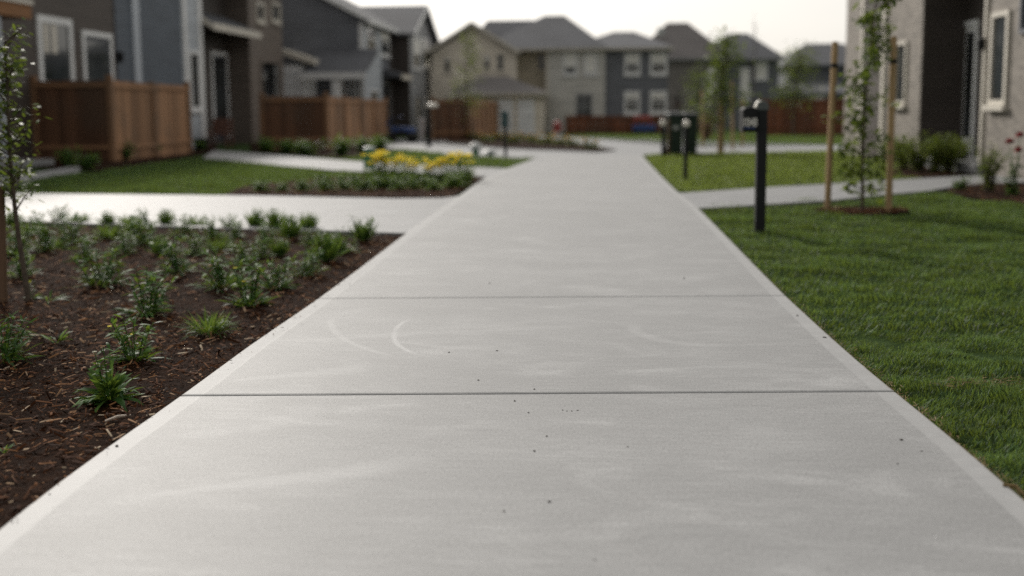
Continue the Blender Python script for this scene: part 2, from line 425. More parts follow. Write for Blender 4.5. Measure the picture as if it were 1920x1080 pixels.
def copy_tree(o, loc, rz=0, sc=1.0, label=None, group=None, parent=None):
    c = o.copy(); COL.objects.link(c)
    if parent is None:
        c.location = loc; c.rotation_euler = (0, 0, rz); c.scale = (sc, sc, sc)
        if label: c["label"] = label
        if group: c["group"] = group
    else: c.parent = parent
    for ch in o.children: copy_tree(ch, None, parent=c)
    return c

# ------------------------------------------------------------------ sky and sun
SUN_EL, SUN_AZ = R(31), R(-31)      # azimuth measured from +Y toward +X
wd = bpy.data.worlds.new("World"); scene.world = wd; wd.use_nodes = True
nt = wd.node_tree; nt.nodes.clear()
sky = nt.nodes.new("ShaderNodeTexSky"); sky.sky_type = 'NISHITA'; sky.sun_disc = False
sky.sun_elevation = SUN_EL; sky.sun_rotation = SUN_AZ; sky.air_density = 1.0; sky.dust_density = 4.0; sky.ozone_density = 1.0
hs = nt.nodes.new("ShaderNodeHueSaturation"); hs.inputs["Saturation"].default_value = .30; hs.inputs["Value"].default_value = 1.0
nt.links.new(sky.outputs[0], hs.inputs["Color"])
tc = nt.nodes.new("ShaderNodeTexCoord")
ns = nt.nodes.new("ShaderNodeTexNoise"); ns.inputs["Scale"].default_value = 1.6; ns.inputs["Detail"].default_value = 5
mp = nt.nodes.new("ShaderNodeMapping"); mp.inputs["Scale"].default_value = (1, 1, 3.5)
nt.links.new(tc.outputs["Generated"], mp.inputs[0]); nt.links.new(mp.outputs[0], ns.inputs["Vector"])
cr = nt.nodes.new("ShaderNodeValToRGB"); cr.color_ramp.elements[0].position = .3; cr.color_ramp.elements[0].color = (9.5, 9.2, 8.6, 1)
cr.color_ramp.elements[1].position = .75; cr.color_ramp.elements[1].color = (11.2, 10.6, 9.6, 1)
nt.links.new(ns.outputs[0], cr.inputs[0])
mx = nt.nodes.new("ShaderNodeMix"); mx.data_type = 'RGBA'; mx.inputs[0].default_value = .6
nt.links.new(hs.outputs[0], mx.inputs[6]); nt.links.new(cr.outputs[0], mx.inputs[7])
sep = nt.nodes.new("ShaderNodeSeparateXYZ"); nt.links.new(tc.outputs["Generated"], sep.inputs[0])
mr = nt.nodes.new("ShaderNodeMapRange"); mr.inputs[1].default_value = -.9; mr.inputs[2].default_value = .75; mr.inputs[3].default_value = .54; mr.inputs[4].default_value = 1.15
nt.links.new(sep.outputs[1], mr.inputs[0])          # thin overcast: bright toward the sun, dim behind
vm = nt.nodes.new("ShaderNodeVectorMath"); vm.operation = 'SCALE'; nt.links.new(mx.outputs[2], vm.inputs[0]); nt.links.new(mr.outputs[0], vm.inputs["Scale"])
bg = nt.nodes.new("ShaderNodeBackground"); bg.inputs[1].default_value = .10
nt.links.new(vm.outputs[0], bg.inputs[0])
wo = nt.nodes.new("ShaderNodeOutputWorld"); nt.links.new(bg.outputs[0], wo.inputs[0])
sl = bpy.data.lights.new("sun", 'SUN'); sl.energy = 3.0; sl.angle = R(8); sl.color = (1, .94, .86)
so = bpy.data.objects.new("sun", sl); COL.objects.link(so)
sdir = Vector((math.sin(SUN_AZ) * math.cos(SUN_EL), math.cos(SUN_AZ) * math.cos(SUN_EL), math.sin(SUN_EL)))
so.rotation_euler = sdir.to_track_quat('Z', 'Y').to_euler(); so.location = (-20, 30, 30)

# ------------------------------------------------------------------ ground and paths
def ground_sheet():
    ys = np.concatenate([np.arange(-60, 0, 10.), np.arange(0, 80, 1.), np.array([80, 90, 110, 150, 220, 350, 600, 1200.])])
    xs = np.array([-900, -300, -100, -50, -25, -12, -6, -3, 0, 3, 6, 12, 25, 50, 100, 300, 900.])
    v = [(x, y, zf(y) - .012) for y in ys for x in xs]; n = len(xs)
    f = [(j * n + i, j * n + i + 1, (j + 1) * n + i + 1, (j + 1) * n + i) for j in range(len(ys) - 1) for i in range(n - 1)]
    o = MB().add(v, f).build("ground", "turf"); tag(o, kind="structure")
ground_sheet()
def sheet(name, poly, off, mat, skirt=.0, kind="structure"):
    bm = bmesh.new()
    vs = [bm.verts.new((p[0], p[1], 0)) for p in poly]
    f = bm.faces.new(vs)
    if f.normal.z < 0 or sum((poly[i][0] * poly[(i + 1) % len(poly)][1] - poly[(i + 1) % len(poly)][0] * poly[i][1]) for i in range(len(poly))) < 0: f.normal_flip()
    bmesh.ops.triangulate(bm, faces=bm.faces[:])
    y0 = min(p[1] for p in poly); y1 = max(p[1] for p in poly)
    y = math.ceil(max(y0, 8.5)) + .37
    while y < min(y1, 77):
        bmesh.ops.bisect_plane(bm, geom=bm.verts[:] + bm.edges[:] + bm.faces[:], plane_co=(0, y, 0), plane_no=(0, 1, 0)); y += 1
    for v in bm.verts: v.co.z = zf(v.co.y) + off
    if skirt:
        be = [e for e in bm.edges if e.is_boundary]
        r = bmesh.ops.extrude_edge_only(bm, edges=be)
        for g in r["geom"]:
            if isinstance(g, bmesh.types.BMVert): g.co.z -= skirt
    bmesh.ops.recalc_face_normals(bm, faces=bm.faces)
    me = bpy.data.meshes.new(name); bm.to_mesh(me); bm.free(); me.materials.append(M[mat])
    o = bpy.data.objects.new(name, me); COL.objects.link(o); tag(o, kind=kind)
    return o
def gp(pts, off=0.0): return [(G(x, y, off).x, G(x, y, off).y) for x, y in pts]

TOP = .04
Lp = gp([(-110, 1088), (0, 976), (124, 888), (218, 823), (290, 777), (337, 741), (415, 686), (467, 644), (565, 582), (650, 520), (762, 436), (852, 373), (905, 335), (955, 314), (1003, 297), (1018, 290)], TOP)
Rp = gp([(1920, 935), (1829, 853), (1722, 765), (1673, 731), (1602, 670), (1470, 551), (1389, 469), (1320, 400), (1308, 388), (1268, 357), (1238, 328), (1212, 300), (1204, 290)], TOP)
YE = min(Lp[-1][1], Rp[-1][1])
def interp(P):
    ys = np.array([p[1] for p in P]); xs = np.array([p[0] for p in P])
    s = (xs[3] - xs[0]) / (ys[3] - ys[0]) * .5
    ys = np.concatenate([[ys[0] - 8], ys]); xs = np.concatenate([[xs[0] - 8 * s], xs])
    # resample smoothly
    yy = np.arange(ys[0], ys[-1] + .3, .3); xx = np.interp(yy, ys, xs)
    k = np.array([1, 2, 3, 2, 1.]) / 9; xs2 = np.convolve(np.pad(xx, 2, mode='edge'), k, 'valid')
    xs2[:2] = xx[:2]; xs2[-2:] = xx[-2:]
    return lambda y: float(np.interp(y, yy, xs2))
Lx, Rx = interp(Lp), interp(Rp)
j1a, j1b = G(340, 741, TOP), G(1672, 733, TOP); JS = -(j1b.y - j1a.y) / (j1b.x - j1a.x)
J1 = j1a.y + JS * j1a.x; j2 = G(1000, 557, TOP); J2 = j2.y + JS * j2.x; DJ = J2 - J1
M['sidewalk'] = m_concrete("broomed_concrete", (.305, .310, .316), True)
def sidewalk():
    V = []; Fc = []; UV = []
    joints = [J1 + DJ * k for k in range(-4, 2)]
    joints = [j for j in joints if j < YE - .8] + [YE]
    for k in range(len(joints) - 1):
        gap0 = .008 if abs(joints[k] - J1) < .01 else .004; gap1 = .008 if abs(joints[k + 1] - J1) < .01 else .004
        if k == len(joints) - 2: gap1 = 0
        a, b = joints[k] + gap0 / 2, joints[k + 1] - gap1 / 2
        rows = [a, a + .004, a + .012] + list(np.linspace(a + .03, b - .03, 10 if b - a < 3 else 60)) + [b - .012, b - .004, b]
        nc = None
        grid = []
        for ri, yp in enumerate(rows):
            l = Lx(yp); l = Lx(yp - JS * l); r = Rx(yp); r = Rx(yp - JS * r); w = r - l
            off = [0, .004, .012, .05, .1, .115, .13] + list(np.linspace(.16, w - .16, 9)) + [w - .13, w - .115, w - .1, w - .05, w - .012, w - .004, w]
            nc = len(off)
            for ci, d in enumerate(off):
                x = l + d; y = yp - JS * x
                e = min(ri, len(rows) - 1 - ri, ci, nc - 1 - ci)
                dz = (-.010, -.003, 0)[min(e, 2)]
                grid.append((x, y, zf(y) + TOP + dz, d, w - d))
        nr = len(rows); base = len(V)
        V += [g[:3] for g in grid]; UV += [g[3:] for g in grid]
        for i in range(nr - 1):
            for j in range(nc - 1):
                Fc.append((base + i * nc + j, base + i * nc + j + 1, base + (i + 1) * nc + j + 1, base + (i + 1) * nc + j))
        ring = [j for j in range(nc)] + [i * nc + nc - 1 for i in range(1, nr)] + [(nr - 1) * nc + j for j in range(nc - 2, -1, -1)] + [i * nc for i in range(nr - 2, 0, -1)]
        b2 = len(V)
        for q in ring:
            g = grid[q]; V.append((g[0], g[1], g[2] - .09)); UV.append(g[3:])
        n = len(ring)
        for i in range(n): Fc.append((base + ring[i], b2 + i, b2 + (i + 1) % n, base + ring[(i + 1) % n]))
    me = bpy.data.meshes.new("sidewalk"); me.from_pydata(V, [], Fc); me.materials.append(M['sidewalk'])
    uvl = me.uv_layers.new(name="edge"); li = np.empty(len(me.loops), np.int32); me.loops.foreach_get("vertex_index", li)
    uvl.data.foreach_set("uv", np.array(UV, np.float32)[li].ravel())
    o = bpy.data.objects.new("sidewalk", me); COL.objects.link(o); tag(o, kind="structure")
sidewalk()
# a dirt layer under the joints
sheet("joint_bed", [(Lx(-6) + .05, -6), (Rx(-6) - .05, -6)] + [(Rx(y) - .05, y) for y in np.arange(-5, YE, 1)] + [(Lx(y) + .05, y) for y in np.arange(YE - 1, -6, -1)], -.004, 'mulch')

PT = .034
drive_near = gp([(775, 437), (762, 437), (580, 431), (400, 427), (150, 418), (0, 412), (-300, 404)], PT)
drive_far = gp([(-300, 358), (0, 361), (60, 362.5), (500, 367), (740, 372), (830, 371), (856, 368), (880, 362)], PT)
sheet("side_path", drive_near + drive_far, PT, 'path', .12)
sheet("garden_path", gp([(400, 282), (445, 285), (678, 303), (878, 313), (970, 316.5), (938, 334.5), (878, 329), (626, 319), (432, 301), (380, 296)], PT), PT, 'path', .12)
sheet("porch_path", gp([(-80, 340), (0, 334), (127, 313.5), (150, 312), (150, 322), (127, 324), (0, 347), (-80, 356)], PT), PT, 'path', .12)
rp_far = [(1262, 362), (1275, 362), (1420, 352), (1550, 345), (1675, 337), (1809, 330), (1920, 328), (2100, 325)]
rp_near = [(2100, 338), (1920, 341), (1807, 346), (1745, 357), (1645, 366), (1560, 375), (1430, 383), (1310, 390), (1300, 390)]
sheet("front_path", gp(rp_far + rp_near, PT), PT, 'path', .12)
RT = .03
sheet("far_road", gp([(640, 262), (760, 268), (944, 280), (1056, 284), (1120, 287), (1160, 283), (1044, 262), (1000, 257), (1010, 253), (1060, 256), (1240, 272), (1330, 277), (1600, 273), (1600, 281), (1330, 287), (1240, 288), (1204, 291), (1204, 291.5), (1018, 291.5), (1005, 297.5), (878, 292), (760, 280), (640, 272)], RT), RT, 'path', .1)

# mulch beds
bedL = [(x - .01, y) for y, x in [(y, Lx(y)) for y in np.arange(-2, 9.2, .2)]]
e0 = G(762, 437); bedL = [p for p in bedL if p[1] < e0.y - .05] + [(e0.x, e0.y)] + gp([(580, 431), (400, 427), (150, 418), (0, 412), (-300, 404)]) + [(-12, -2)]
sheet("mulch_bed", bedL, .004, 'mulch')
bedF = gp([(908, 336.5), (846, 371.5), (740, 372), (500, 368), (420, 367), (455, 352), (560, 340), (690, 330), (878, 331)])
sheet("flower_bed", bedF, .012, 'mulch')
bed_fenceA = gp([(40, 312), (180, 322), (300, 304), (410, 284), (400, 270), (330, 270), (60, 280)]); sheet("fence_bed", bed_fenceA, .012, 'mulch')
bed_fenceB = gp([(470, 285), (640, 297), (750, 280), (740, 268), (620, 262), (470, 262)]); sheet("fence_bed", bed_fenceB, .012, 'mulch')
bed_isl = gp([(840, 270), (950, 279.5), (1056, 283.5), (1118, 286.5), (1155, 283.2), (1046, 263), (990, 257), (900, 252), (840, 254)]); sheet("island_bed", bed_isl, .045, 'mulch')
bed_house = gp([(1670, 330), (1740, 334), (1809, 329.5), (1925, 327), (2100, 324), (2100, 300), (1920, 290), (1680, 290)]); sheet("shrub_bed", bed_house, .012, 'mulch')
bed_rose = gp([(1770, 362), (1812, 346.5), (1925, 341.5), (2100, 338.5), (2100, 395), (1920, 385), (1830, 375)]); sheet("rose_bed", bed_rose, .012, 'mulch')
tc_ = G(1618, 397); sheet("mulch_ring", [(tc_.x + math.cos(a) * (.50 + .05 * math.sin(3 * a)), tc_.y + math.sin(a) * (.42 + .04 * math.cos(4 * a))) for a in np.linspace(0, 2 * np.pi, 24)[:-1]], .014, 'mulch')

# ------------------------------------------------------------------ grass blades and mulch chips
def inpoly(P, poly):
    x, y = P[:, 0], P[:, 1]; r = np.zeros(len(P), bool); n = len(poly); j = n - 1
    for i in range(n):
        xi, yi = poly[i]; xj, yj = poly[j]
        c = ((yi > y) != (yj > y)) & (x < (xj - xi) * (y - yi) / ((yj - yi) or 1e-9) + xi); r ^= c; j = i
    return r
def vnoise(x, y, s, seed=0.0):
    return np.array([noise.noise((a * s + seed, b * s + seed * 1.7, seed)) for a, b in zip(x, y)])
def blades(name, poly, dens, h, w, mat, holes=(), patch=True, limit=None):
    x0 = min(p[0] for p in poly); x1 = max(p[0] for p in poly); y0 = min(p[1] for p in poly); y1 = max(p[1] for p in poly)
    n = int((x1 - x0) * (y1 - y0) * dens)
    P = np.stack([rng.uniform(x0, x1, n), rng.uniform(y0, y1, n)], 1)
    k = inpoly(P, poly)
    for hp in holes: k &= ~inpoly(P, hp)
    if limit is not None: k &= limit(P)
    P = P[k]; n = len(P)
    gh = vnoise(P[:, 0] * .8, P[:, 1] * 2.0, 1.7, 3.1) ; g2 = vnoise(P[:, 0], P[:, 1] * 1.6, 5.5, 9.2)
    g3 = vnoise(P[:, 0], P[:, 1], 13, 5.7)
    hh = h * np.maximum(.25, 1 + .75 * gh + .55 * g2 + .35 * g3) * rng.uniform(.5, 1.25, n)
    a = rng.uniform(0, 2 * np.pi, n); lean = rng.uniform(.15, .95, n)
    la = 2.2 * gh + 1.2 * g2
    d = np.stack([np.cos(a) * lean + .5 * np.cos(la * 3), np.sin(a) * lean + .4 * np.sin(la * 3), np.ones(n)], 1); d = nrm(d)
    s = np.stack([-np.sin(a), np.cos(a), np.zeros(n)], 1)
    z = zg(P[:, 1]) - .01 + .028 * gh + .014 * g2
    B = np.stack([P[:, 0], P[:, 1], z], 1); ww = (w * rng.uniform(.7, 1.3, n))[:, None]; hh = hh[:, None]
    mid = B + d * hh * .55; tip = B + d * hh; tip[:, 2] -= (hh[:, 0] * .22 * lean)
    V = np.stack([B - s * ww / 2, B + s * ww / 2, mid - s * ww * .42, mid + s * ww * .42, tip], 1).reshape(-1, 3)
    idx = ((np.arange(n) * 5)[:, None] + np.array([0, 1, 3, 2, 2, 3, 4])).ravel()
    o = np_obj(name, V, np.tile([4, 3], n), idx, mat, tip=np.tile([0, 0, .55, .55, 1.], n)); tag(o, kind="stuff"); return o
redge = [(Rx(y) - .004, y) for y in np.arange(1.2, G(1308, 390).y, .25)]
near_edge = gp([(1310, 390.5), (1430, 383.5), (1560, 375.5), (1645, 366.5), (1745, 357.5), (1770, 362), (1830, 375), (1920, 385), (2100, 395)])
lawnR = redge + near_edge + [(9, 9.5), (7, 6), (5, 3), (4, 1.2)]
ring = [(tc_.x + math.cos(a) * .46, tc_.y + math.sin(a) * .38) for a in np.linspace(0, 2 * np.pi, 20)[:-1]]
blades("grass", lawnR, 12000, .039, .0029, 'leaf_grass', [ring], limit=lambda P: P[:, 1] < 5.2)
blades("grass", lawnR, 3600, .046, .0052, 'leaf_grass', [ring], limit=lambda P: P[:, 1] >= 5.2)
lawnM = gp([(1268, 357), (1238, 328), (1213, 300), (1206, 291), (1260, 289), (1330, 288), (1600, 282), (1700, 300), (1668, 330), (1740, 334), (1675, 336.5), (1550, 344.5), (1420, 351.5), (1290, 361)])
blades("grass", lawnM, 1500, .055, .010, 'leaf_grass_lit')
lawnFR = gp([(1062, 255), (1240, 271), (1330, 276), (1600, 272), (1600, 252), (1250, 247), (1060, 249)])
blades("grass", lawnFR, 300, .06, .02, 'leaf_grass')
lawnL = gp([(20, 349), (130, 326), (185, 323), (300, 305), (380, 297), (432, 302), (626, 320), (690, 329), (560, 339), (455, 351), (420, 366), (60, 361.5), (-200, 358), (-200, 365)])
blades("grass", lawnL, 1600, .05, .010, 'leaf_grass')
lawnLF = gp([(640, 298), (750, 281), (878, 292.5), (1003, 298), (962, 315), (878, 312), (678, 302), (560, 293)])
blades("grass", lawnLF, 900, .055, .014, 'leaf_grass')
# dead straw along the lawn edge
def straw():
    n = 1000; y = rng.uniform(2.2, 8, n); y = 2.2 + (y - 2.2) * rng.uniform(.3, 1, n)
    x = np.array([Rx(v) for v in y]) + np.abs(rng.normal(0, .018, n)) - .004
    a = rng.normal(np.pi / 2, .6, n); D = np.stack([np.cos(a), np.sin(a), rng.uniform(-.05, .3, n)], 1)
    B = np.stack([x, y, zg(y) + .030], 1)
    k = rng.uniform(0, 1, n) < .8
    o = np_obj("straw", *leaves_np(B[k], D[k], rng.uniform(.02, .06, k.sum()), rng.uniform(.002, .004, k.sum()), rng.uniform(0, .4, k.sum())), 'straw'); tag(o, kind="stuff")
M['straw'] = m_petal("dry_straw", (.10, .065, .025), (.33, .24, .12))
straw()
def strawpatch(c, n, r):
    a = rng.uniform(0, 2 * np.pi, n); q = r * np.sqrt(rng.uniform(0, 1, n))
    B = np.stack([c.x + np.cos(a) * q * 1.3, c.y + np.sin(a) * q * .5, np.full(n, c.z) + rng.uniform(.015, .045, n)], 1)
    o = np_obj("straw", *leaves_np(B, rand_dirs(n, (-.1, .5)), rng.uniform(.02, .05, n), rng.uniform(.002, .0035, n), rng.uniform(0, .3, n)), 'straw'); tag(o, kind="stuff")
strawpatch(G(1855, 728), 130, .11); strawpatch(G(1800, 735), 50, .1)
def chips(name, poly, n, lmin, lmax, z0, limit=None):
    x0 = min(p[0] for p in poly); x1 = max(p[0] for p in poly); y0 = min(p[1] for p in poly); y1 = max(p[1] for p in poly)
    P = np.stack([rng.uniform(x0, x1, n), y0 + (y1 - y0) * rng.uniform(0, 1, n) ** 1.2], 1); k = inpoly(P, poly)
    if limit is not None: k &= limit(P)
    P = P[k]; n = len(P)
    L = lmin + (lmax - lmin) * rng.uniform(0, 1, n) ** 3; Wd = np.minimum(L * .55, rng.uniform(.003, .014, n))
    a = rng.uniform(0, 2 * np.pi, n); t = rng.normal(0, .28, n)
    d = np.stack([np.cos(a) * np.cos(t), np.sin(a) * np.cos(t), np.sin(t)], 1)
    s = nrm(np.cross(d, np.tile([0, 0, 1.], (n, 1)))); tw = rng.normal(0, .45, n)[:, None]; nn = np.cross(s, d)
    s2 = s * np.cos(tw) + nn * np.sin(tw); n2 = np.cross(d, s2); n2[n2[:, 2] < 0] *= -1
    hump = .012 * vnoise(P[:, 0], P[:, 1], 6, 4) + .02 * vnoise(P[:, 0], P[:, 1], 1.6, 2)
    C = np.stack([P[:, 0], P[:, 1], zg(P[:, 1]) + z0 + rng.uniform(.002, .028, n) + hump * 1.3], 1)
    L = L[:, None]; Wd = Wd[:, None]; T = (.18 * Wd + .001)
    V = np.stack([C - d * L / 2 - s2 * Wd * .3, C - d * L * .45 + s2 * Wd * .45, C + d * L / 2 + s2 * Wd * .25, C + d * L * .4 - s2 * Wd * .5,
                  C - d * L * .3 + n2 * T, C + d * L * .3 + n2 * T], 1).reshape(-1, 3)
    idx = ((np.arange(n) * 6)[:, None] + np.array([0, 4, 1, 1, 4, 5, 2, 2, 5, 3, 3, 5, 4, 0])).ravel()
    o = np_obj(name, V, np.tile([3, 4, 3, 4], n), idx, 'chips'); tag(o, kind="stuff"); return o
lim_edge = lambda P: P[:, 0] < np.array([Lx(y) for y in P[:, 1]]) - .012
chips("mulch_chips", bedL, 240000, .008, .07, .0, lambda P: (P[:, 1] > 1.6) & (P[:, 1] < 5.5) & (P[:, 0] > -5.5) & lim_edge(P))
chips("mulch_chips", bedL, 110000, .012, .08, .0, lambda P: (P[:, 1] >= 5.5) & (P[:, 0] > -8.5) & lim_edge(P))
spill = [(Lx(y) - .01, y) for y in np.arange(2.2, 8.5, .3)] + [(Lx(y) + .10, y) for y in np.arange(8.5, 2.2, -.3)]
chips("mulch_crumbs", spill, 420, .004, .022, TOP - .004, lambda P: rng.uniform(0, 1, len(P)) < np.exp(-(P[:, 0] - np.array([Lx(y) for y in P[:, 1]])) / .035))
chips("mulch_chips", bedF, 9000, .02, .08, .01)
chips("mulch_chips", bed_rose, 5000, .02, .07, .01)
chips("mulch_chips", ring, 2500, .015, .06, .012)
chips("mulch_chips", bed_house, 5000, .02, .08, .01)

# ------------------------------------------------------------------ small plants
def base_plant(name, label, loc, cat="plant", group=None):
    return empty(name, loc, label, cat, group)
def rosette(lv, n, L, Wd, spread=(.25, 1.2), c=(0, 0, 0), bend=(.15, .6), r0=.02):
    a = rng.uniform(0, 2 * np.pi, n); e = rng.uniform(*spread, n)
    D = np.stack([np.cos(a), np.sin(a), e], 1)
    B = np.asarray(c) + np.stack([np.cos(a) * r0 * rng.uniform(0, 1, n), np.sin(a) * r0 * rng.uniform(0, 1, n), np.zeros(n)], 1)
    lv.add(B, D, L * rng.uniform(.6, 1.1, n), Wd * rng.uniform(.7, 1.2, n), rng.uniform(*bend, n))
def stemmy(lv, mb, n, h, spread, nl, ll, lw):
    tips = []
    for _ in range(n):
        a = rng.uniform(0, 2 * np.pi); s = spread * rng.uniform(.15, 1); hh = h * rng.uniform(.55, 1.05)
        p0 = np.array([math.cos(a) * s * .3, math.sin(a) * s * .3, 0]); p1 = np.array([math.cos(a) * s, math.sin(a) * s, hh]); pm = (p0 + p1) / 2 + np.array([0, 0, hh * .12])
        mb.tube([p0, pm, p1], [.003, .0025, .0015], 5)
        t = rng.uniform(.15, 1, nl)[:, None]; B = p0 * (1 - t) ** 2 + 2 * pm * t * (1 - t) + p1 * t * t
        lv.add(B, rand_dirs(nl, (-.1, .9)), ll * rng.uniform(.6, 1.15, nl), lw * rng.uniform(.7, 1.2, nl), rng.uniform(.1, .5, nl)); tips.append(p1)
    return tips
def flowerheads(tips, r, mat, parent, k=7, up=.5):
    for p in tips:
        lv = Leaves()
        a = np.arange(k) * 2 * np.pi / k + rng.uniform(0, 1)
        off = np.array(rootloc(parent))
        lv.add(np.tile(np.asarray(p) + off, (k, 1)), np.stack([np.cos(a), np.sin(a), np.full(k, up)], 1), r * rng.uniform(.8, 1.1, k), np.full(k, r * .75), np.full(k, .25))
        lv.build("flower", mat, parent)
def pl_build(root, lv, mb, leafmat):
    off = np.array(rootloc(root))
    for q in lv.p: q[0] = q[0] + off
    lv.build("leaves", leafmat, root)
    if mb and mb.v:
        mb.v = [(v[0] + off[0], v[1] + off[1], v[2] + off[2]) for v in mb.v]; mb.build("stems", "leaf_bed", root)
PROTO = {}
def variant(kind, root):
    lv = Leaves(); mb = MB()
    if kind == 'lance':
        rosette(lv, 44, .24, .030, (.35, 1.9), bend=(.25, .75)); rosette(lv, 30, .15, .026, (.9, 3), (0, 0, .05)); tips = stemmy(lv, mb, 4, .24, .07, 9, .07, .017)
        rosette(lv, 14, .15, .036, (-.05, .4), bend=(.05, .2))
        pl_build(root, lv, mb, 'leaf_bed'); flowerheads(tips[:2], .014, 'white_petal', root)
    elif kind == 'tuft':
        rosette(lv, 230, .23, .0075, (.35, 2.6), bend=(.15, .7), r0=.07); pl_build(root, lv, mb, 'leaf_tuft')
    elif kind == 'flowering':
        tips = stemmy(lv, mb, 12, .21, .14, 15, .07, .014); rosette(lv, 55, .16, .014, (.2, 1.2), r0=.05)
        pl_build(root, lv, mb, 'leaf_pale'); flowerheads(tips[:3], .011, 'white_petal', root)
    elif kind == 'yellow':
        tips = stemmy(lv, mb, 10, .22, .12, 15, .065, .014); rosette(lv, 55, .14, .016, (.15, 1.2), r0=.05)
        pl_build(root, lv, mb, 'leaf_bed'); flowerheads(tips[:2], .015, 'yellow', root)
    elif kind == 'bushy':
        stemmy(lv, mb, 11, .22, .15, 15, .085, .014); rosette(lv, 55, .20, .013, (.2, 1.6), r0=.08)
        pl_build(root, lv, mb, 'leaf_bed')
    elif kind == 'spiky':
        rosette(lv, 130, .25, .013, (.8, 4.5), bend=(.05, .35), r0=.07); stemmy(lv, mb, 12, .22, .11, 16, .06, .014); pl_build(root, lv, mb, 'leaf_bed')
    elif kind == 'sprout':
        rosette(lv, 12, .13, .016, (.5, 2.2), bend=(.2, .6)); pl_build(root, lv, mb, 'leaf_bed')
    elif kind == 'bloom':
        rosette(lv, 14, .10, .018, (.3, 1.2)); tips = stemmy(lv, mb, 2, .13, .03, 6, .05, .012); pl_build(root, lv, mb, 'leaf_bed'); flowerheads(tips[:1], .022, 'yellow', root, 9, .3)
SIZE = dict(lance=.25, tuft=.24, flowering=.22, yellow=.23, bushy=.23, spiky=.25, sprout=.13, bloom=.14)
# (base px, base py, top py, kind, label)
BED = [
 (207, 752, 668, 'lance', "broad leaved green plant nearest the joint in the pavement, front of the mulch bed"),
 (252, 676, 592, 'yellow', "leafy plant with small yellow flowers just behind the front broad leaved plant"),
 (106, 644, 598, 'sprout', "small spiky green seedling alone in the mulch left of the yellow flowered plant"),
 (4, 680, 600, 'bushy', "leafy plant cut by the left edge of the photo, in front of the stake"),
 (6, 850, 820, 'sprout', "tiny green sprout lowest at the left edge of the mulch"),
 (393, 626, 562, 'tuft', "dense round grassy tuft beside the pavement, nearest grass tuft to the camera"),
 (274, 590, 512, 'flowering', "mixed plant with white flower specks left of and behind the round grassy tuft"),
 (190, 536, 468, 'bushy', "low bushy plant with pale leaf tips right of the thin sapling trunk"),
 (335, 512, 450, 'flowering', "bushy plant with pale blooms in the middle of the mulch bed"),
 (92, 566, 528, 'sprout', "two leaf sprout with a pale tip right of the sapling base"),
 (60, 560, 527, 'bloom', "single bright yellow flower at the foot of the sapling"),
 (468, 572, 492, 'yellow', "yellow tipped plant next behind the round grassy tuft along the pavement"),
 (415, 540, 476, 'bushy', "green bushy plant left of the yellow tipped plant by the pavement"),
 (520, 540, 486, 'flowering', "pale flowered plant third in line along the pavement edge"),
 (572, 516, 468, 'bushy', "bushy plant fourth in line along the pavement edge"),
 (612, 490, 434, 'spiky', "upright plant fifth in line along the pavement edge"),
 (647, 473, 436, 'bushy', "small rounded plant sixth in line along the pavement edge"),
 (683, 452, 408, 'spiky', "upright plant seventh in line, closest to the corner of the two paths"),
]
MIDROW = [(455, 498, 455, 'bushy'), (490, 484, 450, 'bushy'), (524, 480, 446, 'spiky'), (412, 470, 428, 'tuft'), (365, 478, 440, 'flowering'), (300, 478, 442, 'spiky'), (275, 458, 410, 'bushy'), (232, 476, 440, 'bushy'),
          (205, 447, 402, 'tuft'), (133, 456, 408, 'bushy'), (90, 470, 420, 'bushy'), (28, 478, 425, 'bushy'), (340, 441, 405, 'bushy'), (400, 447, 412, 'bushy'), (444, 446, 415, 'flowering'), (545, 448, 405, 'spiky'), (500, 458, 424, 'bushy'), (580, 458, 432, 'bushy'), (160, 488, 450, 'bushy'), (40, 520, 470, 'bushy'), (250, 440, 405, 'spiky'), (62, 440, 398, 'bushy'), (610, 452, 428, 'sprout')]
BACKROW = [(480, 428, 392, 'spiky'), (517, 432, 392, 'spiky'), (578, 432, 398, 'spiky'), (368, 426, 394, 'tuft'), (312, 424, 393, 'spiky'), (240, 422, 392, 'tuft'), (152, 419, 388, 'tuft'), (112, 418, 388, 'bushy'), (203, 424, 396, 'spiky'), (25, 424, 395, 'spiky'), (275, 426, 396, 'bushy'), (430, 430, 402, 'bushy'), (640, 436, 414, 'sprout')]
WORD = ["first", "second", "third", "fourth", "fifth", "sixth", "seventh", "eighth", "ninth", "tenth", "eleventh", "twelfth", "thirteenth", "fourteenth", "fifteenth", "sixteenth", "seventeenth", "eighteenth", "nineteenth", "twentieth", "twenty-first", "twenty-second", "twenty-third", "twenty-fourth"]
ADJ = dict(bushy="low bushy green plant", spiky="upright spiky green plant", tuft="grassy green tuft", flowering="leafy plant with pale blooms", sprout="small green sprout")
for i, (x, y, t, k) in enumerate(sorted(MIDROW, key=lambda q: -q[0])):
    BED.append((x, y, t, k, f"{ADJ[k]} amid the mulch bed, {WORD[i]} counting leftward from the pavement"))
for i, (x, y, t, k) in enumerate(sorted(BACKROW, key=lambda q: -q[0])):
    BED.append((x, y, t, k, f"{ADJ[k]} in the back row by the side path, {WORD[i]} from the right"))
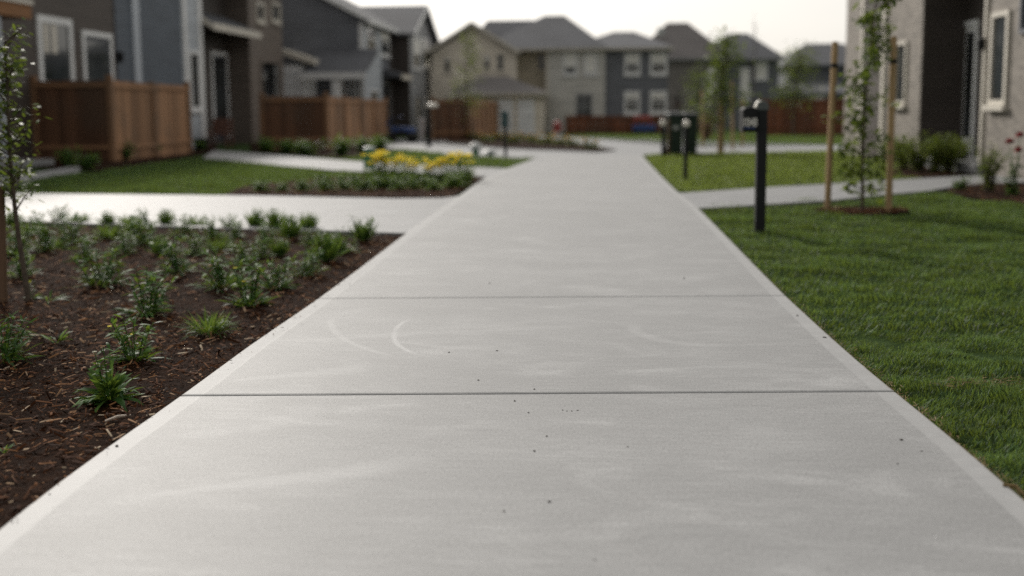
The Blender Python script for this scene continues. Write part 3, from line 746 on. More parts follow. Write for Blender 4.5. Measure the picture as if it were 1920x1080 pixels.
for (x, y, t, k, lab) in BED:
    g = G(x, y, .004); d = ray(x, y); dep = math.hypot(g.x, g.y)
    hgt = PY(x, t, g.y)[1] - g.z; sc = max(.4, hgt / SIZE[k]) * ((1.14 if k in ('bushy', 'spiky', 'tuft') else 1.08) if y < 500 else (1.25 if k == 'lance' else 1.1))
    nv = 3 if k in ('bushy', 'flowering', 'spiky') else (2 if k in ('tuft', 'yellow') else 1)
    lst = PROTO.setdefault(k, [])
    if len(lst) < nv:
        r = base_plant("bed_plant", lab, g, group="plants in the mulch bed"); variant(k, r); lst.append(r)
        r.rotation_euler.z = 0; r.scale = (sc,) * 3
    else:
        copy_tree(random.choice(lst), g, random.uniform(0, 6.28), sc, lab, "plants in the mulch bed")

# flower bed beyond the side path
def daffodil(root):
    lv = Leaves(); mb = MB(); rosette(lv, 130, .32, .02, (1.0, 4), bend=(.1, .5), r0=.18)
    tips = stemmy(lv, mb, 10, .44, .28, 9, .12, .022); pl_build(root, lv, mb, 'leaf_bed'); flowerheads(tips, .086, 'yellow', root, 8, .9)
def lowgreen(root):
    lv = Leaves(); mb = MB(); stemmy(lv, mb, 18, .22, .24, 16, .09, .024); rosette(lv, 70, .20, .022, (.2, 1.6), r0=.14); pl_build(root, lv, mb, 'leaf_tuft')
D0 = None
flx = [(704, 340), (722, 341), (742, 340), (760, 342), (778, 340), (796, 341), (813, 343), (831, 342), (850, 343), (868, 342)]
for i, (x, y) in enumerate(flx):
    lab = f"yellow flowering clump beside the side path bed, {WORD[i]} from the green post"
    g = G(x, y, .012)
    if i == 0: D0 = base_plant("yellow_flower_clump", lab, g, "flower", "yellow flowering clumps"); daffodil(D0)
    else: copy_tree(D0, g, random.uniform(0, 6), random.uniform(.65, 1.15), lab, "yellow flowering clumps")
E0 = []
lgx = [(846, 353), (812, 357), (778, 355), (745, 357), (715, 354), (682, 357), (648, 356), (612, 358), (570, 358), (530, 359), (490, 359), (800, 352), (765, 352), (735, 352), (700, 349), (665, 349), (640, 346), (605, 350), (858, 350)]
for i, (x, y) in enumerate(sorted(lgx, key=lambda q: -q[0])):
    lab = f"low green clump before the yellow flowers, {WORD[i]} leftward from the main path"
    g = G(x, y, .012)
    if len(E0) < 2: r = base_plant("low_green_clump", lab, g, "plant", "low green clumps in the flower bed"); lowgreen(r); E0.append(r)
    else: copy_tree(random.choice(E0), g, random.uniform(0, 6), random.uniform(.55, .95), lab, "low green clumps in the flower bed")
# far island planting
isl = [(1000, 268), (985, 263), (1022, 270), (1050, 271), (1075, 273), (960, 268), (940, 262), (915, 266), (890, 262), (1110, 279)]
F0 = None
for i, (x, y) in enumerate(sorted(isl)):
    lab = f"orange flowered clump on the far planted island, {WORD[i]} from the left"
    g = G(x, y, .045)
    if F0 is None:
        F0 = base_plant("orange_flower_clump", lab, g, "flower", "flower clumps on the far island"); lv = Leaves(); mb = MB()
        tips = stemmy(lv, mb, 24, .35, .38, 10, .12, .035); rosette(lv, 60, .25, .03, (.3, 2), r0=.2); pl_build(F0, lv, mb, 'leaf_shrub'); flowerheads(tips[:12], .07, 'orange_petal', F0, 6, .5)
    else: copy_tree(F0, g, random.uniform(0, 6), random.uniform(.7, 1.1), lab, "flower clumps on the far island")

# shrubs
def shrub(name, label, loc, w, h, n, leafmat, ll, lw, cat="shrub", group=None):
    r = empty(name, loc, label, cat, group); mb = MB(); lv = Leaves(); L0 = Vector(loc)
    for k in range(14):
        a = random.uniform(0, 6.28); s = random.uniform(.2, 1) * w / 2; hh = h * random.uniform(.6, 1.05)
        p1 = L0 + Vector((math.cos(a) * s, math.sin(a) * s, hh)); pm = L0 + Vector((math.cos(a) * s * .5, math.sin(a) * s * .5, hh * .6))
        mb.tube([L0 + Vector((math.cos(a) * .04, math.sin(a) * .04, 0)), pm, p1], [.008, .006, .003], 5)
        m = n // 14; t = rng.uniform(.1, 1, m)[:, None]
        B = np.array(L0) * (1 - t) ** 2 + 2 * np.array(pm) * t * (1 - t) + np.array(p1) * t * t + rng.normal(0, .05 * w + .01, (m, 3))
        B[:, 2] = np.maximum(B[:, 2], L0.z + .02)
        lv.add(B, rand_dirs(m, (-.3, 1)), ll * rng.uniform(.6, 1.2, m), lw * rng.uniform(.7, 1.2, m), rng.uniform(.05, .5, m))
    mb.build("stems", "bark", r); lv.build("leaves", leafmat, r); return r
shr = [(1695, 318, 252, .5), (1722, 322, 250, .45), (1752, 324, 255, .45), (1778, 322, 258, .45), (1800, 318, 268, .4), (1668, 306, 262, .4)]
for i, (x, y, t, w) in enumerate(shr):
    g = G(x, y, .012); h = PY(x, t, g.y)[1] - g.z
    shrub("leafy_shrub", ["yellow green shrub left of centre in the row under the brick wall", "taller pale green shrub below the narrow brick wall window", "rounded green shrub against the dark entry wall", "green shrub second from the white door under the dark wall", "lowest dark green shrub nearest the white framed door", "shrub farthest left under the brick wall behind the staked sapling"][i],
          g, w * 1.5, h * (.85 + .3 * ((i * 7) % 5) / 5), 1000, 'leaf_shrub', .11, .03, group="shrubs under the house wall")
g = G(1853, 362, .012); shrub("upright_shrub", "upright yellow green shrub standing in the mulch before the entry post", g, .35, PY(1853, 262, g.y)[1] - g.z, 700, 'leaf_shrub', .07, .022)
g = G(1800, 356, .012); shrub("low_shrub", "small dark shrub at the left tip of the rose bed", g, .3, .16, 260, 'leaf_bed', .06, .018)
# rose with red heads
g = G(1897, 366, .012); ro = empty("red_flower_plant", g, "tall stemmed plant with three dark red flower heads at the right edge", "flower")
mb = MB(); lv = Leaves(); tips = []
for (x, t) in ((1893, 268), (1912, 256), (1909, 284), (1900, 318), (1884, 330)):
    X, Z = PY(x, t, g.y); p1 = np.array([X, g.y, Z]); p0 = np.array(g) + np.array([(X - g.x) * .3, 0, 0]); pm = (p0 + p1) / 2 + np.array([.03, .02, 0])
    mb.tube([p0, pm, p1], [.006, .005, .004], 6); m = 60
    t_ = rng.uniform(.0, .85, m)[:, None] ** 1.3; B = p0 * (1 - t_) ** 2 + 2 * pm * t_ * (1 - t_) + p1 * t_ * t_ + rng.normal(0, .025, (m, 3))
    lv.add(B, rand_dirs(m, (-.4, .8)), .07 * rng.uniform(.6, 1.2, m), .03 * rng.uniform(.7, 1.2, m), rng.uniform(.1, .5, m)); tips.append(p1 - np.array(g))
mb.build("stems", "leaf_bed", ro); lv.build("leaves", "leaf_bed", ro)
for p in tips[:3]:
    pet = Leaves()
    for lay in range(4):
        k = 7; a = np.arange(k) * 2 * np.pi / k + lay
        pet.add(np.tile(p + np.array(g), (k, 1)), np.stack([np.cos(a), np.sin(a), np.full(k, .2 + lay * .5)], 1), np.full(k, .062), np.full(k, .052), np.full(k, -.1))
    pet.build("flower", "red_petal", ro)
g = G(1325, 262); pk = shrub("pink_shrub", "pink blossoming shrub between the bins and the staked tree", g, 1.3, 1.05, 2200, 'leaf_pink', .09, .06)
# hedge plants at the fences
fx = [(235, 300, 268, "left"), (282, 294, 262, ""), (335, 286, 255, ""), (128, 312, 280, ""), (165, 318, 290, ""), (375, 282, 265, "")]
for i, (x, y, t, _) in enumerate(fx):
    g = G(x, y, .012); shrub("fence_plant", f"dark green plant at the foot of the nearest wooden fence, {WORD[sorted([q[0] for q in fx]).index(x)]} from the left", g, .5, max(.3, PY(x, t, g.y)[1] - g.z), 420, 'leaf_bed', .12, .035, "plant", "plants along the nearest fence")
fx = [(500, 284, 262), (535, 288, 266), (572, 291, 266), (640, 292, 260), (680, 286, 262), (712, 280, 258)]
for i, (x, y, t) in enumerate(fx):
    g = G(x, y, .012); shrub("fence_plant", f"dark green plant at the foot of the middle wooden fence, {WORD[i]} from the left", g, .8, max(.35, PY(x, t, g.y)[1] - g.z), 500, 'leaf_bed', .16, .05, "plant", "plants along the middle fence")

# ------------------------------------------------------------------ trees
def young_tree(name, label, base, top, lean, crown, nleaf, leafmat, ll, lw, r0, nb=10, blen=.3, droop=.3, group=None, up=.6):
    """crown = (z0, z1, radius)"""
    r = empty(name, base, label, "tree", group); b = Vector(base); mb = MB(); lv = Leaves(); H = top
    pts = []
    for k in range(9):
        t = k / 8; pts.append(b + Vector((lean[0] * t + .012 * H * math.sin(5 * t + b.x), lean[1] * t + .012 * H * math.cos(4 * t), H * t)))
    mb.tube(pts, [r0 * (1 - .75 * k / 8) for k in range(9)], 8)
    def at(z): 
        t = min(max(z / H, 0), 1) * 8; i = min(int(t), 7); return pts[i].lerp(pts[i + 1], t - i)
    per = nleaf // nb
    for k in range(nb):
        z = crown[0] + (crown[1] - crown[0]) * (k + random.uniform(0, .8)) / nb; a = random.uniform(0, 6.28)
        ln = blen * random.uniform(.5, 1.1) * (1.15 - .55 * k / nb); p0 = at(z); p1 = p0 + Vector((math.cos(a) * ln, math.sin(a) * ln, ln * up * random.uniform(.4, 1.3))); pm = p0.lerp(p1, .5) + Vector((0, 0, ln * .08))
        mb.tube([p0, pm, p1], [r0 * .35, r0 * .25, r0 * .1], 5)
        t = rng.beta(1.6, 1.0, per)[:, None]
        B = np.array(p0) * (1 - t) ** 2 + 2 * np.array(pm) * t * (1 - t) + np.array(p1) * t * t + rng.normal(0, crown[2], (per, 3))
        lv.add(B, rand_dirs(per, (-.7, .6)), ll * rng.uniform(.55, 1.2, per), lw * rng.uniform(.7, 1.2, per), rng.uniform(.0, droop, per))
    mb.build("trunk", "bark", r, smooth=True); lv.build("crown", leafmat, r); return r
g = G(49, 566, .004); ht = PY(45, 75, g.y)[1]
tl = young_tree("sapling", "dark slender sapling with small leaves at the left edge of the mulch bed", g, ht - g.z, (-.06, .02), (.55, ht - .02, .035), 820, 'leaf_tree', .055, .024, .018, 46, .17, .3, up=1.0)
# low shoots on the sapling
g = G(5, 565, .004); st = empty("stake", g, "brown weathered stake at the left edge beside the sapling", "stake")
X, Z = PY(3, 348, g.y); MB().tube([g - Vector((0, 0, .1)), Vector((X - .01, g.y, Z))], [.026, .026], 12).build("pole", 'old_stake', st, smooth=True)
g = G(1618, 396, .014); RTB = g
ht = 3.0
tr = young_tree("sapling", "slender sapling with drooping leaves tied between two pale stakes on the right lawn", g, ht, (.06, .03), (.15, ht, .05), 1150, 'leaf_tree', .095, .06, .020, 44, .36, .5, up=.15)
# second stem
def stake(b, t, lab, r=.028, grp=None, mat='stake'):
    g = G(*b, .01); X, Z = PY(t[0], t[1], g.y); d = Vector((X, g.y, Z)) - g
    s = empty("stake", g, lab, "stake", grp); MB().tube([g - d * .05, g, g + d * .985, g + d], [r, r, r, r * .8], 14).build("pole", mat, s, smooth=True)
    tm = g + d * .86; MB().tube([tm - d * .012, tm + d * .012], [r * 1.12, r * 1.12], 14).build("tie", 'black', s, smooth=True)
    return s
stake((1551, 394), (1566, 78), "left pale round stake beside the drooping sapling on the right lawn", .034)
stake((1666, 398), (1676, 68), "right pale round stake beside the drooping sapling on the right lawn", .034)
g = G(1351, 289); ht = 3.2
young_tree("staked_tree", "young green tree with tan wrapped trunk standing behind the mailbox", g, ht, (.05, 0), (.7, ht * .92, .17), 1250, 'leaf_tree', .14, .07, .05, 30, .66, .3)
mbw = MB(); mbw.tube([g + Vector((0, 0, z)) for z in (.02, .5, 1.0, 1.5)], [.085, .082, .078, .07], 12)
wr = mbw.build("trunk_wrap", "stake", bpy.data.objects["staked_tree"], smooth=True)
for k, (b, t, lab) in enumerate((((1318, 276), (1316, 170), "left thin tan stake beside the wrapped trunk tree"), ((1374, 282), (1372, 150), "middle tan stake right of the wrapped trunk tree"), ((1392, 276), (1393, 185), "rightmost thin tan stake beside the wrapped trunk tree"))):
    stake(b, t, lab, .035)
g = G(884, 268); young_tree("thin_tree", "thin yellow green young tree before the beige gabled house", g, 4.2, (-.2, 0), (1.2, 4.1, .18), 900, 'leaf_shrub', .13, .055, .035, 18, .55, .3)
g = G(1545, 262); young_tree("loose_tree", "loose yellow green tree behind the reddish fence on the right", (g.x, g.y + 6, g.z), 4.0, (.1, 0), (1.2, 3.7, .3), 900, 'leaf_shrub', .2, .09, .06, 24, 1.1, .3)
g = G(1305, 258); young_tree("small_tree", "small dark green tree left of the wrapped trunk tree, before the grey house", (g.x, g.y, g.z), 3.2, (0, 0), (.9, 3.0, .22), 650, 'leaf_tree', .16, .07, .05, 20, .6, .3)
g = G(1462, 255); bt = empty("bare_tree", (g.x, g.y + 8, g.z), "thin leafless tree against the sky between two far roofs", "tree")
mb = MB(); b = Vector((g.x, g.y + 8, g.z))
mb.tube([b, b + Vector((.05, 0, 3)), b + Vector((0, 0, 6.6))], [.05, .026, .005], 6); mb2 = MB()
for k in range(26):
    z = random.uniform(2.6, 6.0); a = random.uniform(0, 6.28); l = random.uniform(.5, 1.2) * (7.2 - z) / 4
    p0 = b + Vector((.03, 0, z)); p1 = p0 + Vector((math.cos(a) * l * .55, math.sin(a) * l * .55, l))
    mb2.tube([p0, p0.lerp(p1, .5) + Vector((0, 0, .06)), p1], [.011, .007, .003], 4)
mb.build("trunk", "bark", bt); mb2.build("branches", "bark", bt)

# ------------------------------------------------------------------ fences
def fence(name, label, pts, h, mat, bw=.14, posts=True, post_h=.12, spacing=2.0):
    b = Vector((pts[0][0], pts[0][1], zf(pts[0][1]))); r = empty(name, b, label, "fence")
    for si, (p, q) in enumerate(zip(pts[:-1], pts[1:])):
        bmat = 'fence_shaded' if si == 0 and mat == 'fence' else mat  # first run faces the camera; its shade is painted by darker boards
        p = Vector((*p, 0)); q = Vector((*q, 0)); d = q - p; L = d.length; u = d / L; n = Vector((-u.y, u.x, 0))
        mb = MB(); k = max(1, int(L / bw)); w = L / k
        for i in range(k):
            c = p + u * (w * (i + .5)) + n * random.uniform(-.003, .003); z = zf(c.y)
            mb.obox(c, u, n, w / 2 - .004, .010, z - .1, z + h * random.uniform(.992, 1.0))
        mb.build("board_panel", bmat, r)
        for zz in (.3, h - .16):
            rb = MB(); c = (p + q) / 2 - n * .035; rb.obox(c, u, n, L / 2 - .02, .022, zf(c.y) + zz, zf(c.y) + zz + .09); rb.build("rail", mat, r)
        m = max(1, round(L / spacing))
        for i in range(m + 1):
            if i == m and q != Vector((*pts[-1], 0)): continue
            c = p + u * (L * i / m); z = zf(c.y)
            MB().obox(c, u, n, .065, .065, z - .1, z + h + (post_h if i in (0, m) else post_h * .3)).build("post", mat, r, .008)
    return r
c1 = G(212, 303); hA = PY(212, 150, c1.y)[1] - c1.z
eA = PX(355, 200, c1.x)[0]
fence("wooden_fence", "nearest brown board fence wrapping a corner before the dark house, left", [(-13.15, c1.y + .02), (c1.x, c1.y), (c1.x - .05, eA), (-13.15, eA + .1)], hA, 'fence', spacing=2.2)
c2 = G(614, 281); hB = PY(614, 180, c2.y)[1] - c2.z
XH = -12.5
e2 = PX(724, 230, c2.x)[0]
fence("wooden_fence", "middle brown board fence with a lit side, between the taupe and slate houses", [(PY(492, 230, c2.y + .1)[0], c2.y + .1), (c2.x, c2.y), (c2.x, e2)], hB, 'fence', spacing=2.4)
c3 = G(880, 264); hC = PY(880, 186, c3.y)[1] - c3.z
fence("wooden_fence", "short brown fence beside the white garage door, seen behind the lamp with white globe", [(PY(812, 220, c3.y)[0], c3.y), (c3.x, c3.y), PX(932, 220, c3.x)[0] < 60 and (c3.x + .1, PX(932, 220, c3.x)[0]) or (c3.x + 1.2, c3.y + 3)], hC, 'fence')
c4 = G(1062, 251); c4b = G(1242, 250)
fence("low_fence", "low reddish fence in front of the far two storey house", [(c4.x, c4.y), (c4b.x, c4.y)], PY(1100, 217, c4.y)[1] - c4.z, 'fence_far', post_h=.03)
c5 = G(1425, 254); c5b = G(1640, 254)
fence("tall_fence", "tall dark reddish fence right of the mailbox", [(c5.x, c5.y), (c5b.x, c5.y)], PY(1500, 186, c5.y)[1] - c5.z, 'fence_far', post_h=.05)

# ------------------------------------------------------------------ houses
def P3(plane, c, a, z, out, sgn):   # plane 'x': X=c, a is Y ; plane 'y': Y=c, a is X
    return (c + sgn * out, a, z) if plane == 'x' else (a, c + sgn * out, z)
def slab(mb, plane, c, sgn, a0, a1, z0, z1, o0, o1):
    p = P3(plane, c, a0, z0, o0, sgn); q = P3(plane, c, a1, z1, o1, sgn)
    mb.box(*p, *q)
def window(root, plane, c, sgn, a0, a1, z0, z1, fr=.09, blind=0.0, cross=True, trim='trim', sill=True, split=False, part="window", glass='glass'):
    mb = MB()
    slab(mb, plane, c, sgn, a0, a0 + fr, z0, z1, -.01, .05); slab(mb, plane, c, sgn, a1 - fr, a1, z0, z1, -.01, .05)
    slab(mb, plane, c, sgn, a0 + fr, a1 - fr, z1 - fr, z1, -.01, .048); slab(mb, plane, c, sgn, a0 + fr, a1 - fr, z0, z0 + fr, -.01, .048)
    if cross: zm = (z0 + z1) / 2; slab(mb, plane, c, sgn, a0 + fr, a1 - fr, zm - .025, zm + .025, -.008, .036)
    if split: am = (a0 + a1) / 2; slab(mb, plane, c, sgn, am - .03, am + .03, z0 + fr, z1 - fr, -.009, .04)
    w = mb.build(part, trim, root)
    g = MB(); slab(g, plane, c, sgn, a0 + fr, a1 - fr, z0 + fr, z1 - fr, -.012, .012); g.build("pane", glass, w)
    if blind:
        b = MB(); slab(b, plane, c, sgn, a0 + fr, a1 - fr, z1 - fr - (z1 - z0 - 2 * fr) * blind, z1 - fr - .002, .013, .020); b.build("blind", "blind", w)
    if sill:
        s = MB(); slab(s, plane, c, sgn, a0 - .05, a1 + .05, z0 - .09, z0 - .002, -.01, .10); s.build("sill", trim, w)
    return w
def door(root, plane, c, sgn, a0, a1, z0, z1, col, trim='trim', glass=True, fr=.09):
    mb = MB(); slab(mb, plane, c, sgn, a0, a0 + fr, z0, z1, -.01, .05); slab(mb, plane, c, sgn, a1 - fr, a1, z0, z1, -.01, .05); slab(mb, plane, c, sgn, a0 + fr, a1 - fr, z1 - fr, z1, -.01, .048)
    f = mb.build("door_frame", trim, root)
    d = MB(); slab(d, plane, c, sgn, a0 + fr, a1 - fr, z0, z1 - fr, -.01, .012); dd = d.build("door", col, root)
    if glass:
        w = a1 - a0; g = MB(); slab(g, plane, c, sgn, a0 + fr + .09, a1 - fr - .09, z0 + .35, z1 - fr - .12, .002, .018); g.build("pane", "glass", dd)
    k = MB(); q = P3(plane, c, a0 + fr + .07, z0 + 1.0, .03, sgn); k.lathe((q[0], q[1], q[2] - .02), [(.01, 0), (.028, .01), (.028, .035), (.01, .045)], 10); k.build("handle", "char_metal", dd)
    return dd
def wallbox(root, mat, x0, x1, y0, y1, z0, z1, name="wall"): return MB().box(x0, y0, z0, x1, y1, z1).build(name, mat, root)
def gable_roof(root, x0, x1, y0, y1, z, h, axis, mat, th=.16, fascia='trim', name="roof"):
    mb = MB(); f = MB(); bargs = []
    if axis == 'y':   # ridge along y
        xm = (x0 + x1) / 2
        A = [(x0, z), (xm, z + h), (x1, z), (x1, z + th), (xm, z + h + th), (x0, z + th)]
        for (q, t) in (([A[0], A[1], A[4], A[5]], 0), ([A[1], A[2], A[3], A[4]], 0)):
            mb.loft([[(p[0], y0, p[1]) for p in q], [(p[0], y1, p[1]) for p in q]])
        for yy in (y0 - .03, y1 + .005):
            for q in ([A[0], A[1], A[4], A[5]], [A[1], A[2], A[3], A[4]]):
                q = [(p[0], p[1] - .06) if i < 2 else (p[0], p[1] + .01) for i, p in enumerate(q)]
                f.loft([[(p[0], yy, p[1]) for p in q], [(p[0], yy + .025, p[1]) for p in q]]); bargs.append(f); f = MB()
    else:
        ym = (y0 + y1) / 2
        A = [(y0, z), (ym, z + h), (y1, z), (y1, z + th), (ym, z + h + th), (y0, z + th)]
        for q in ([A[0], A[1], A[4], A[5]], [A[1], A[2], A[3], A[4]]):
            mb.loft([[(x0, p[0], p[1]) for p in q], [(x1, p[0], p[1]) for p in q]])
        for xx in (x0 - .03, x1 + .005):
            for q in ([A[0], A[1], A[4], A[5]], [A[1], A[2], A[3], A[4]]):
                q = [(p[0], p[1] - .06) if i < 2 else (p[0], p[1] + .01) for i, p in enumerate(q)]
                f.loft([[(xx, p[0], p[1]) for p in q], [(xx + .025, p[0], p[1]) for p in q]]); bargs.append(f); f = MB()
    r = mb.build(name, mat, root)
    for f in bargs: f.build("bargeboard", fascia, r)
    return r
def eave_board(root, x0, y0, x1, y1, z0, z1, mat='trim'): return MB().box(x0, y0, z0, x1, y1, z1).build("eave_board", mat, root)
def hip_roof(root, x0, x1, y0, y1, z, h, mat, rx0=None, rx1=None, ry=None, fascia='trim', name="roof", th=.14):
    ry = (y0 + y1) / 2 if ry is None else ry; half = (y1 - y0) / 2
    rx0 = x0 + half if rx0 is None else rx0; rx1 = x1 - half if rx1 is None else rx1
    if rx1 <= rx0: rx0 = rx1 = (rx0 + rx1) / 2; rx1 += .02; rx0 -= .02
    v = [(x0, y0, z), (x1, y0, z), (x1, y1, z), (x0, y1, z), (rx0, ry, z + h), (rx1, ry, z + h)]
    r = MB().add(v, [(0, 1, 5, 4), (2, 3, 4, 5), (1, 2, 5), (3, 0, 4), (3, 2, 1, 0)]).build(name, mat, root)
    f = MB(); f.box(x0 + .02, y0 + .02, z - th, x1 - .02, y1 - .02, z - .004); f.build("eave_board", fascia, r)
    return r

# --- left near house (brown / blue-grey / white), street-facing wall X = -12.5
XA = -13.2
yA = lambda px, py=100: PX(px, py, XA)[0]
zA = lambda px, py: PX(px, py, XA)[1]
hA_ = empty("row_house", (XA, 24, zf(24)), "near left house with dark brown, blue grey and taupe siding and white framed windows", "house")
yb, yw, ye = yA(217), yA(339), yA(376)
wallbox(hA_, 'brown_wall', XA - 6, XA, 12, yb, -1.2, 6.2)
wallbox(hA_, 'blue_wall', XA - 5.6, XA + .03, yb, yw, -1.2, 6.2)
wallbox(hA_, 'white_wall', XA - 5.6, XA + .05, yw, ye, -1.2, 6.2)
cb = MB(); cb.box(XA + .03, yA(247) , -1, XA + .09, yA(259), 6.0); cb.build("corner_board", "trim_blue", hA_)
cb = MB(); cb.box(XA + .05, yA(341), -1, XA + .10, yA(347), 6.0); cb.box(XA + .05, yA(369), -1, XA + .10, yA(376), 6.0); cb.build("corner_board", "trim", hA_)
window(hA_, 'x', XA, 1, yA(70), yA(135), zA(100, 165), zA(100, 32), .17, cross=False, split=False)
cu = MB()
for (a, b) in ((82, 91), (97, 107)): cu.box(XA + .0125, yA(a), zA(100, 100), XA + .02, yA(b), zA(100, 46))
cu.build("curtain", "cream", hA_)
door(hA_, 'x', XA, 1, yA(153), yA(209), zf(25) + .3, zA(180, 60), 'door_blue', fr=.14)
window(hA_, 'x', XA + .05, 1, yA(350), yA(369), zA(360, 207), zA(360, 95), .12, cross=False)
wl = MB(); q = (XA + .12, yA(218), zA(218, 105)); wl.lathe((q[0], q[1], q[2] - .18), [(.05, 0), (.08, .04), (.09, .26), (.03, .32)], 12); wl.build("wall_lamp", "black", hA_)
# porch at the far left
yp1 = PX(58, 40, XA + 1.06)[0]
mb = MB(); mb.box(XA, 15, zA(40, 46), XA + 1.0, yp1, zA(40, 46) + .06); mb.build("porch_ceiling", "soffit", hA_)
mb = MB(); mb.box(XA + .98, 15, zA(40, 46) + .002, XA + 1.06, yp1 + .05, zA(40, 22)); mb.box(XA, yp1 + .001, zA(40, 46) + .002, XA + .979, yp1 + .06, zA(40, 22)); mb.build("porch_beam", "soffit", hA_)
mb = MB(); mb.box(XA, 15, zA(40, 22) + .002, XA + 1.1, yp1 + .08, zA(40, 14)); mb.build("porch_roof", "cream", hA_)
X_, Y_ = XA + .9, PX(4, 230, XA + .9)[0]; MB().box(X_ - .07, Y_ - .07, -.4, X_ + .07, Y_ + .07, zA(40, 46) - .003).build("porch_post", "trim_blue", hA_, .01)
MB().box(XA, 16, -.6, XA + 1.3, yp1 + .2, zf(22) + .14).build("porch_slab", "path", hA_)
# dark set back entry with pent roof
XR = XA - .9; y2 = PX(470, 150, XA)[0]; y3 = PX(531, 150, XA)[0]
wallbox(hA_, 'dark_wall', XA - 5.6, XR, ye + .001, y2, -1.2, 6.2)
wallbox(hA_, 'taupe_wall', XA - 5.6, XA, y2, y3, -1.2, 6.2)
door(hA_, 'x', XR, 1, PX(396, 160, XR)[0], PX(427, 160, XR)[0], zf(34) + .15, PX(410, 97, XR)[1], 'door_blue', fr=.16)
zr = PX(440, 60, XA + .3)[1]
pr = MB(); pr.loft([[(XR, ye + .1, zr + .75), (XR, ye + .1, zr + .6), (XA + .45, ye + .1, zr), (XA + .45, ye + .1, zr + .12)], [(XR, y2 - .02, zr + .75), (XR, y2 - .02, zr + .6), (XA + .45, y2 - .02, zr), (XA + .45, y2 - .02, zr + .12)]]); pr.build("entry_roof", "roof", hA_)
pr = MB(); pr.box(XA + .452, ye + .05, zr - .10, XA + .50, y2 - .01, zr + .14); pr.loft([[(XR + .9, ye + .04, zr + .2), (XA + .45, ye + .04, zr - .08), (XA + .45, ye + .04, zr + .1), (XR + .9, ye + .04, zr + .42)], [(XR + .9, ye + .095, zr + .2), (XA + .45, ye + .095, zr - .08), (XA + .45, ye + .095, zr + .1), (XR + .9, ye + .095, zr + .42)]]); pr.build("eave_board", "cream", hA_)
for (a, b) in ((480, 495), (508, 524)):
    window(hA_, 'x', XA, 1, PX(a, 30, XA)[0], PX(b, 30, XA)[0], PX(a, 40, XA)[1], PX(a, 2, XA)[1], .12, 0, cross=False, trim='cream', glass='sky_glass')
window(hA_, 'x', XA, 1, PX(489, 150, XA)[0], PX(525, 150, XA)[0], PX(505, 185, XA)[1], PX(505, 112, XA)[1], .12, cross=False, trim='taupe_wall', sill=False, glass='sky_glass')
gable_roof(hA_, XA - 6.2, XA + .5, 11.6, y3 + .4, 6.0, 2.0, 'y', 'roof')

# --- slate house
YB = 46.0
XB = PY(679, 100, YB)[0]
hB_ = empty("slate_house", (XB, YB, zf(YB)), "slate grey two storey house with white board panel, porch and front gable, left", "house")
zE = PY(679, 37, YB)[1]
pkx = XB - 4.2
mb = MB(); pts = [(pkx * 2 - XB, -1.3), (XB, -1.3), (XB, zE), (pkx, zE + 2.2), (pkx * 2 - XB, zE)]
yend = PX(752, 100, XB)[0]
mb.loft([[(p[0], YB, p[1]) for p in pts], [(p[0], yend + 4, p[1]) for p in pts]]); mb.build("wall", "slate_wall", hB_)
gable_roof(hB_, pkx * 2 - XB - .35, XB + .35, YB - .35, yend + 4.4, zE - .04, 2.2 * (4.55 / 4.2), 'y', 'roof', .14)
eave_board(hB_, XB + .30, YB - .3, XB + .44, yend + .2, zE - .17, zE + .05)
yBp = lambda px, py=100: PX(px, py, XB)[0]
yW1 = yBp(713)
mb = MB(); mb.box(XB, YB + .002, -1.2, XB + .05, yW1, zE - .19); mb.build("board_panel", "white_wall", hB_)
mb = MB(); mb.box(XB - .12, YB - .05, -1.2, XB + .08, YB + .001, zE - .15); mb.build("corner_board", "trim", hB_)
window(hB_, 'x', XB + .05, 1, yBp(685), yBp(703), PX(693, 98, XB)[1], PX(693, 48, XB)[1], .12, 0, glass='sky_glass')
window(hB_, 'x', XB, 1, yBp(710) + .35, yBp(729), PX(720, 105, XB)[1], PX(720, 58, XB)[1], .12, .35)
window(hB_, 'x', XB + .05, 1, yBp(690), yBp(705), PX(697, 190, XB)[1], PX(697, 168, XB)[1], .1, 0, cross=False)
# entry porch roof on the street side
zp = PX(745, 146, XB + .6)[1]
mb = MB(); mb.loft([[(XB + .01, yBp(716), zp + .45), (XB + 1.0, yBp(716), zp + .12), (XB + 1.0, yBp(716), zp), (XB + .01, yBp(716), zp)], [(XB + .01, yBp(735), zp + .45), (XB + 1.0, yBp(735), zp + .12), (XB + 1.0, yBp(735), zp), (XB + .01, yBp(735), zp)]]); mb.build("entry_roof", "roof", hB_)
mb = MB(); mb.box(XB + 1.002, yBp(716) - .05, zp - .1, XB + 1.05, yBp(735) + .05, zp + .16); mb.build("eave_board", "cream", hB_)
wallbox(hB_, 'dark_wall', XB, XB + .02, yBp(729.5), yBp(735.5), -1.2, zE - .2, "dark_panel")
door(hB_, 'x', XB, 1, yBp(715), yBp(728), -.2, zp - .25, 'black', 'grey_wall')
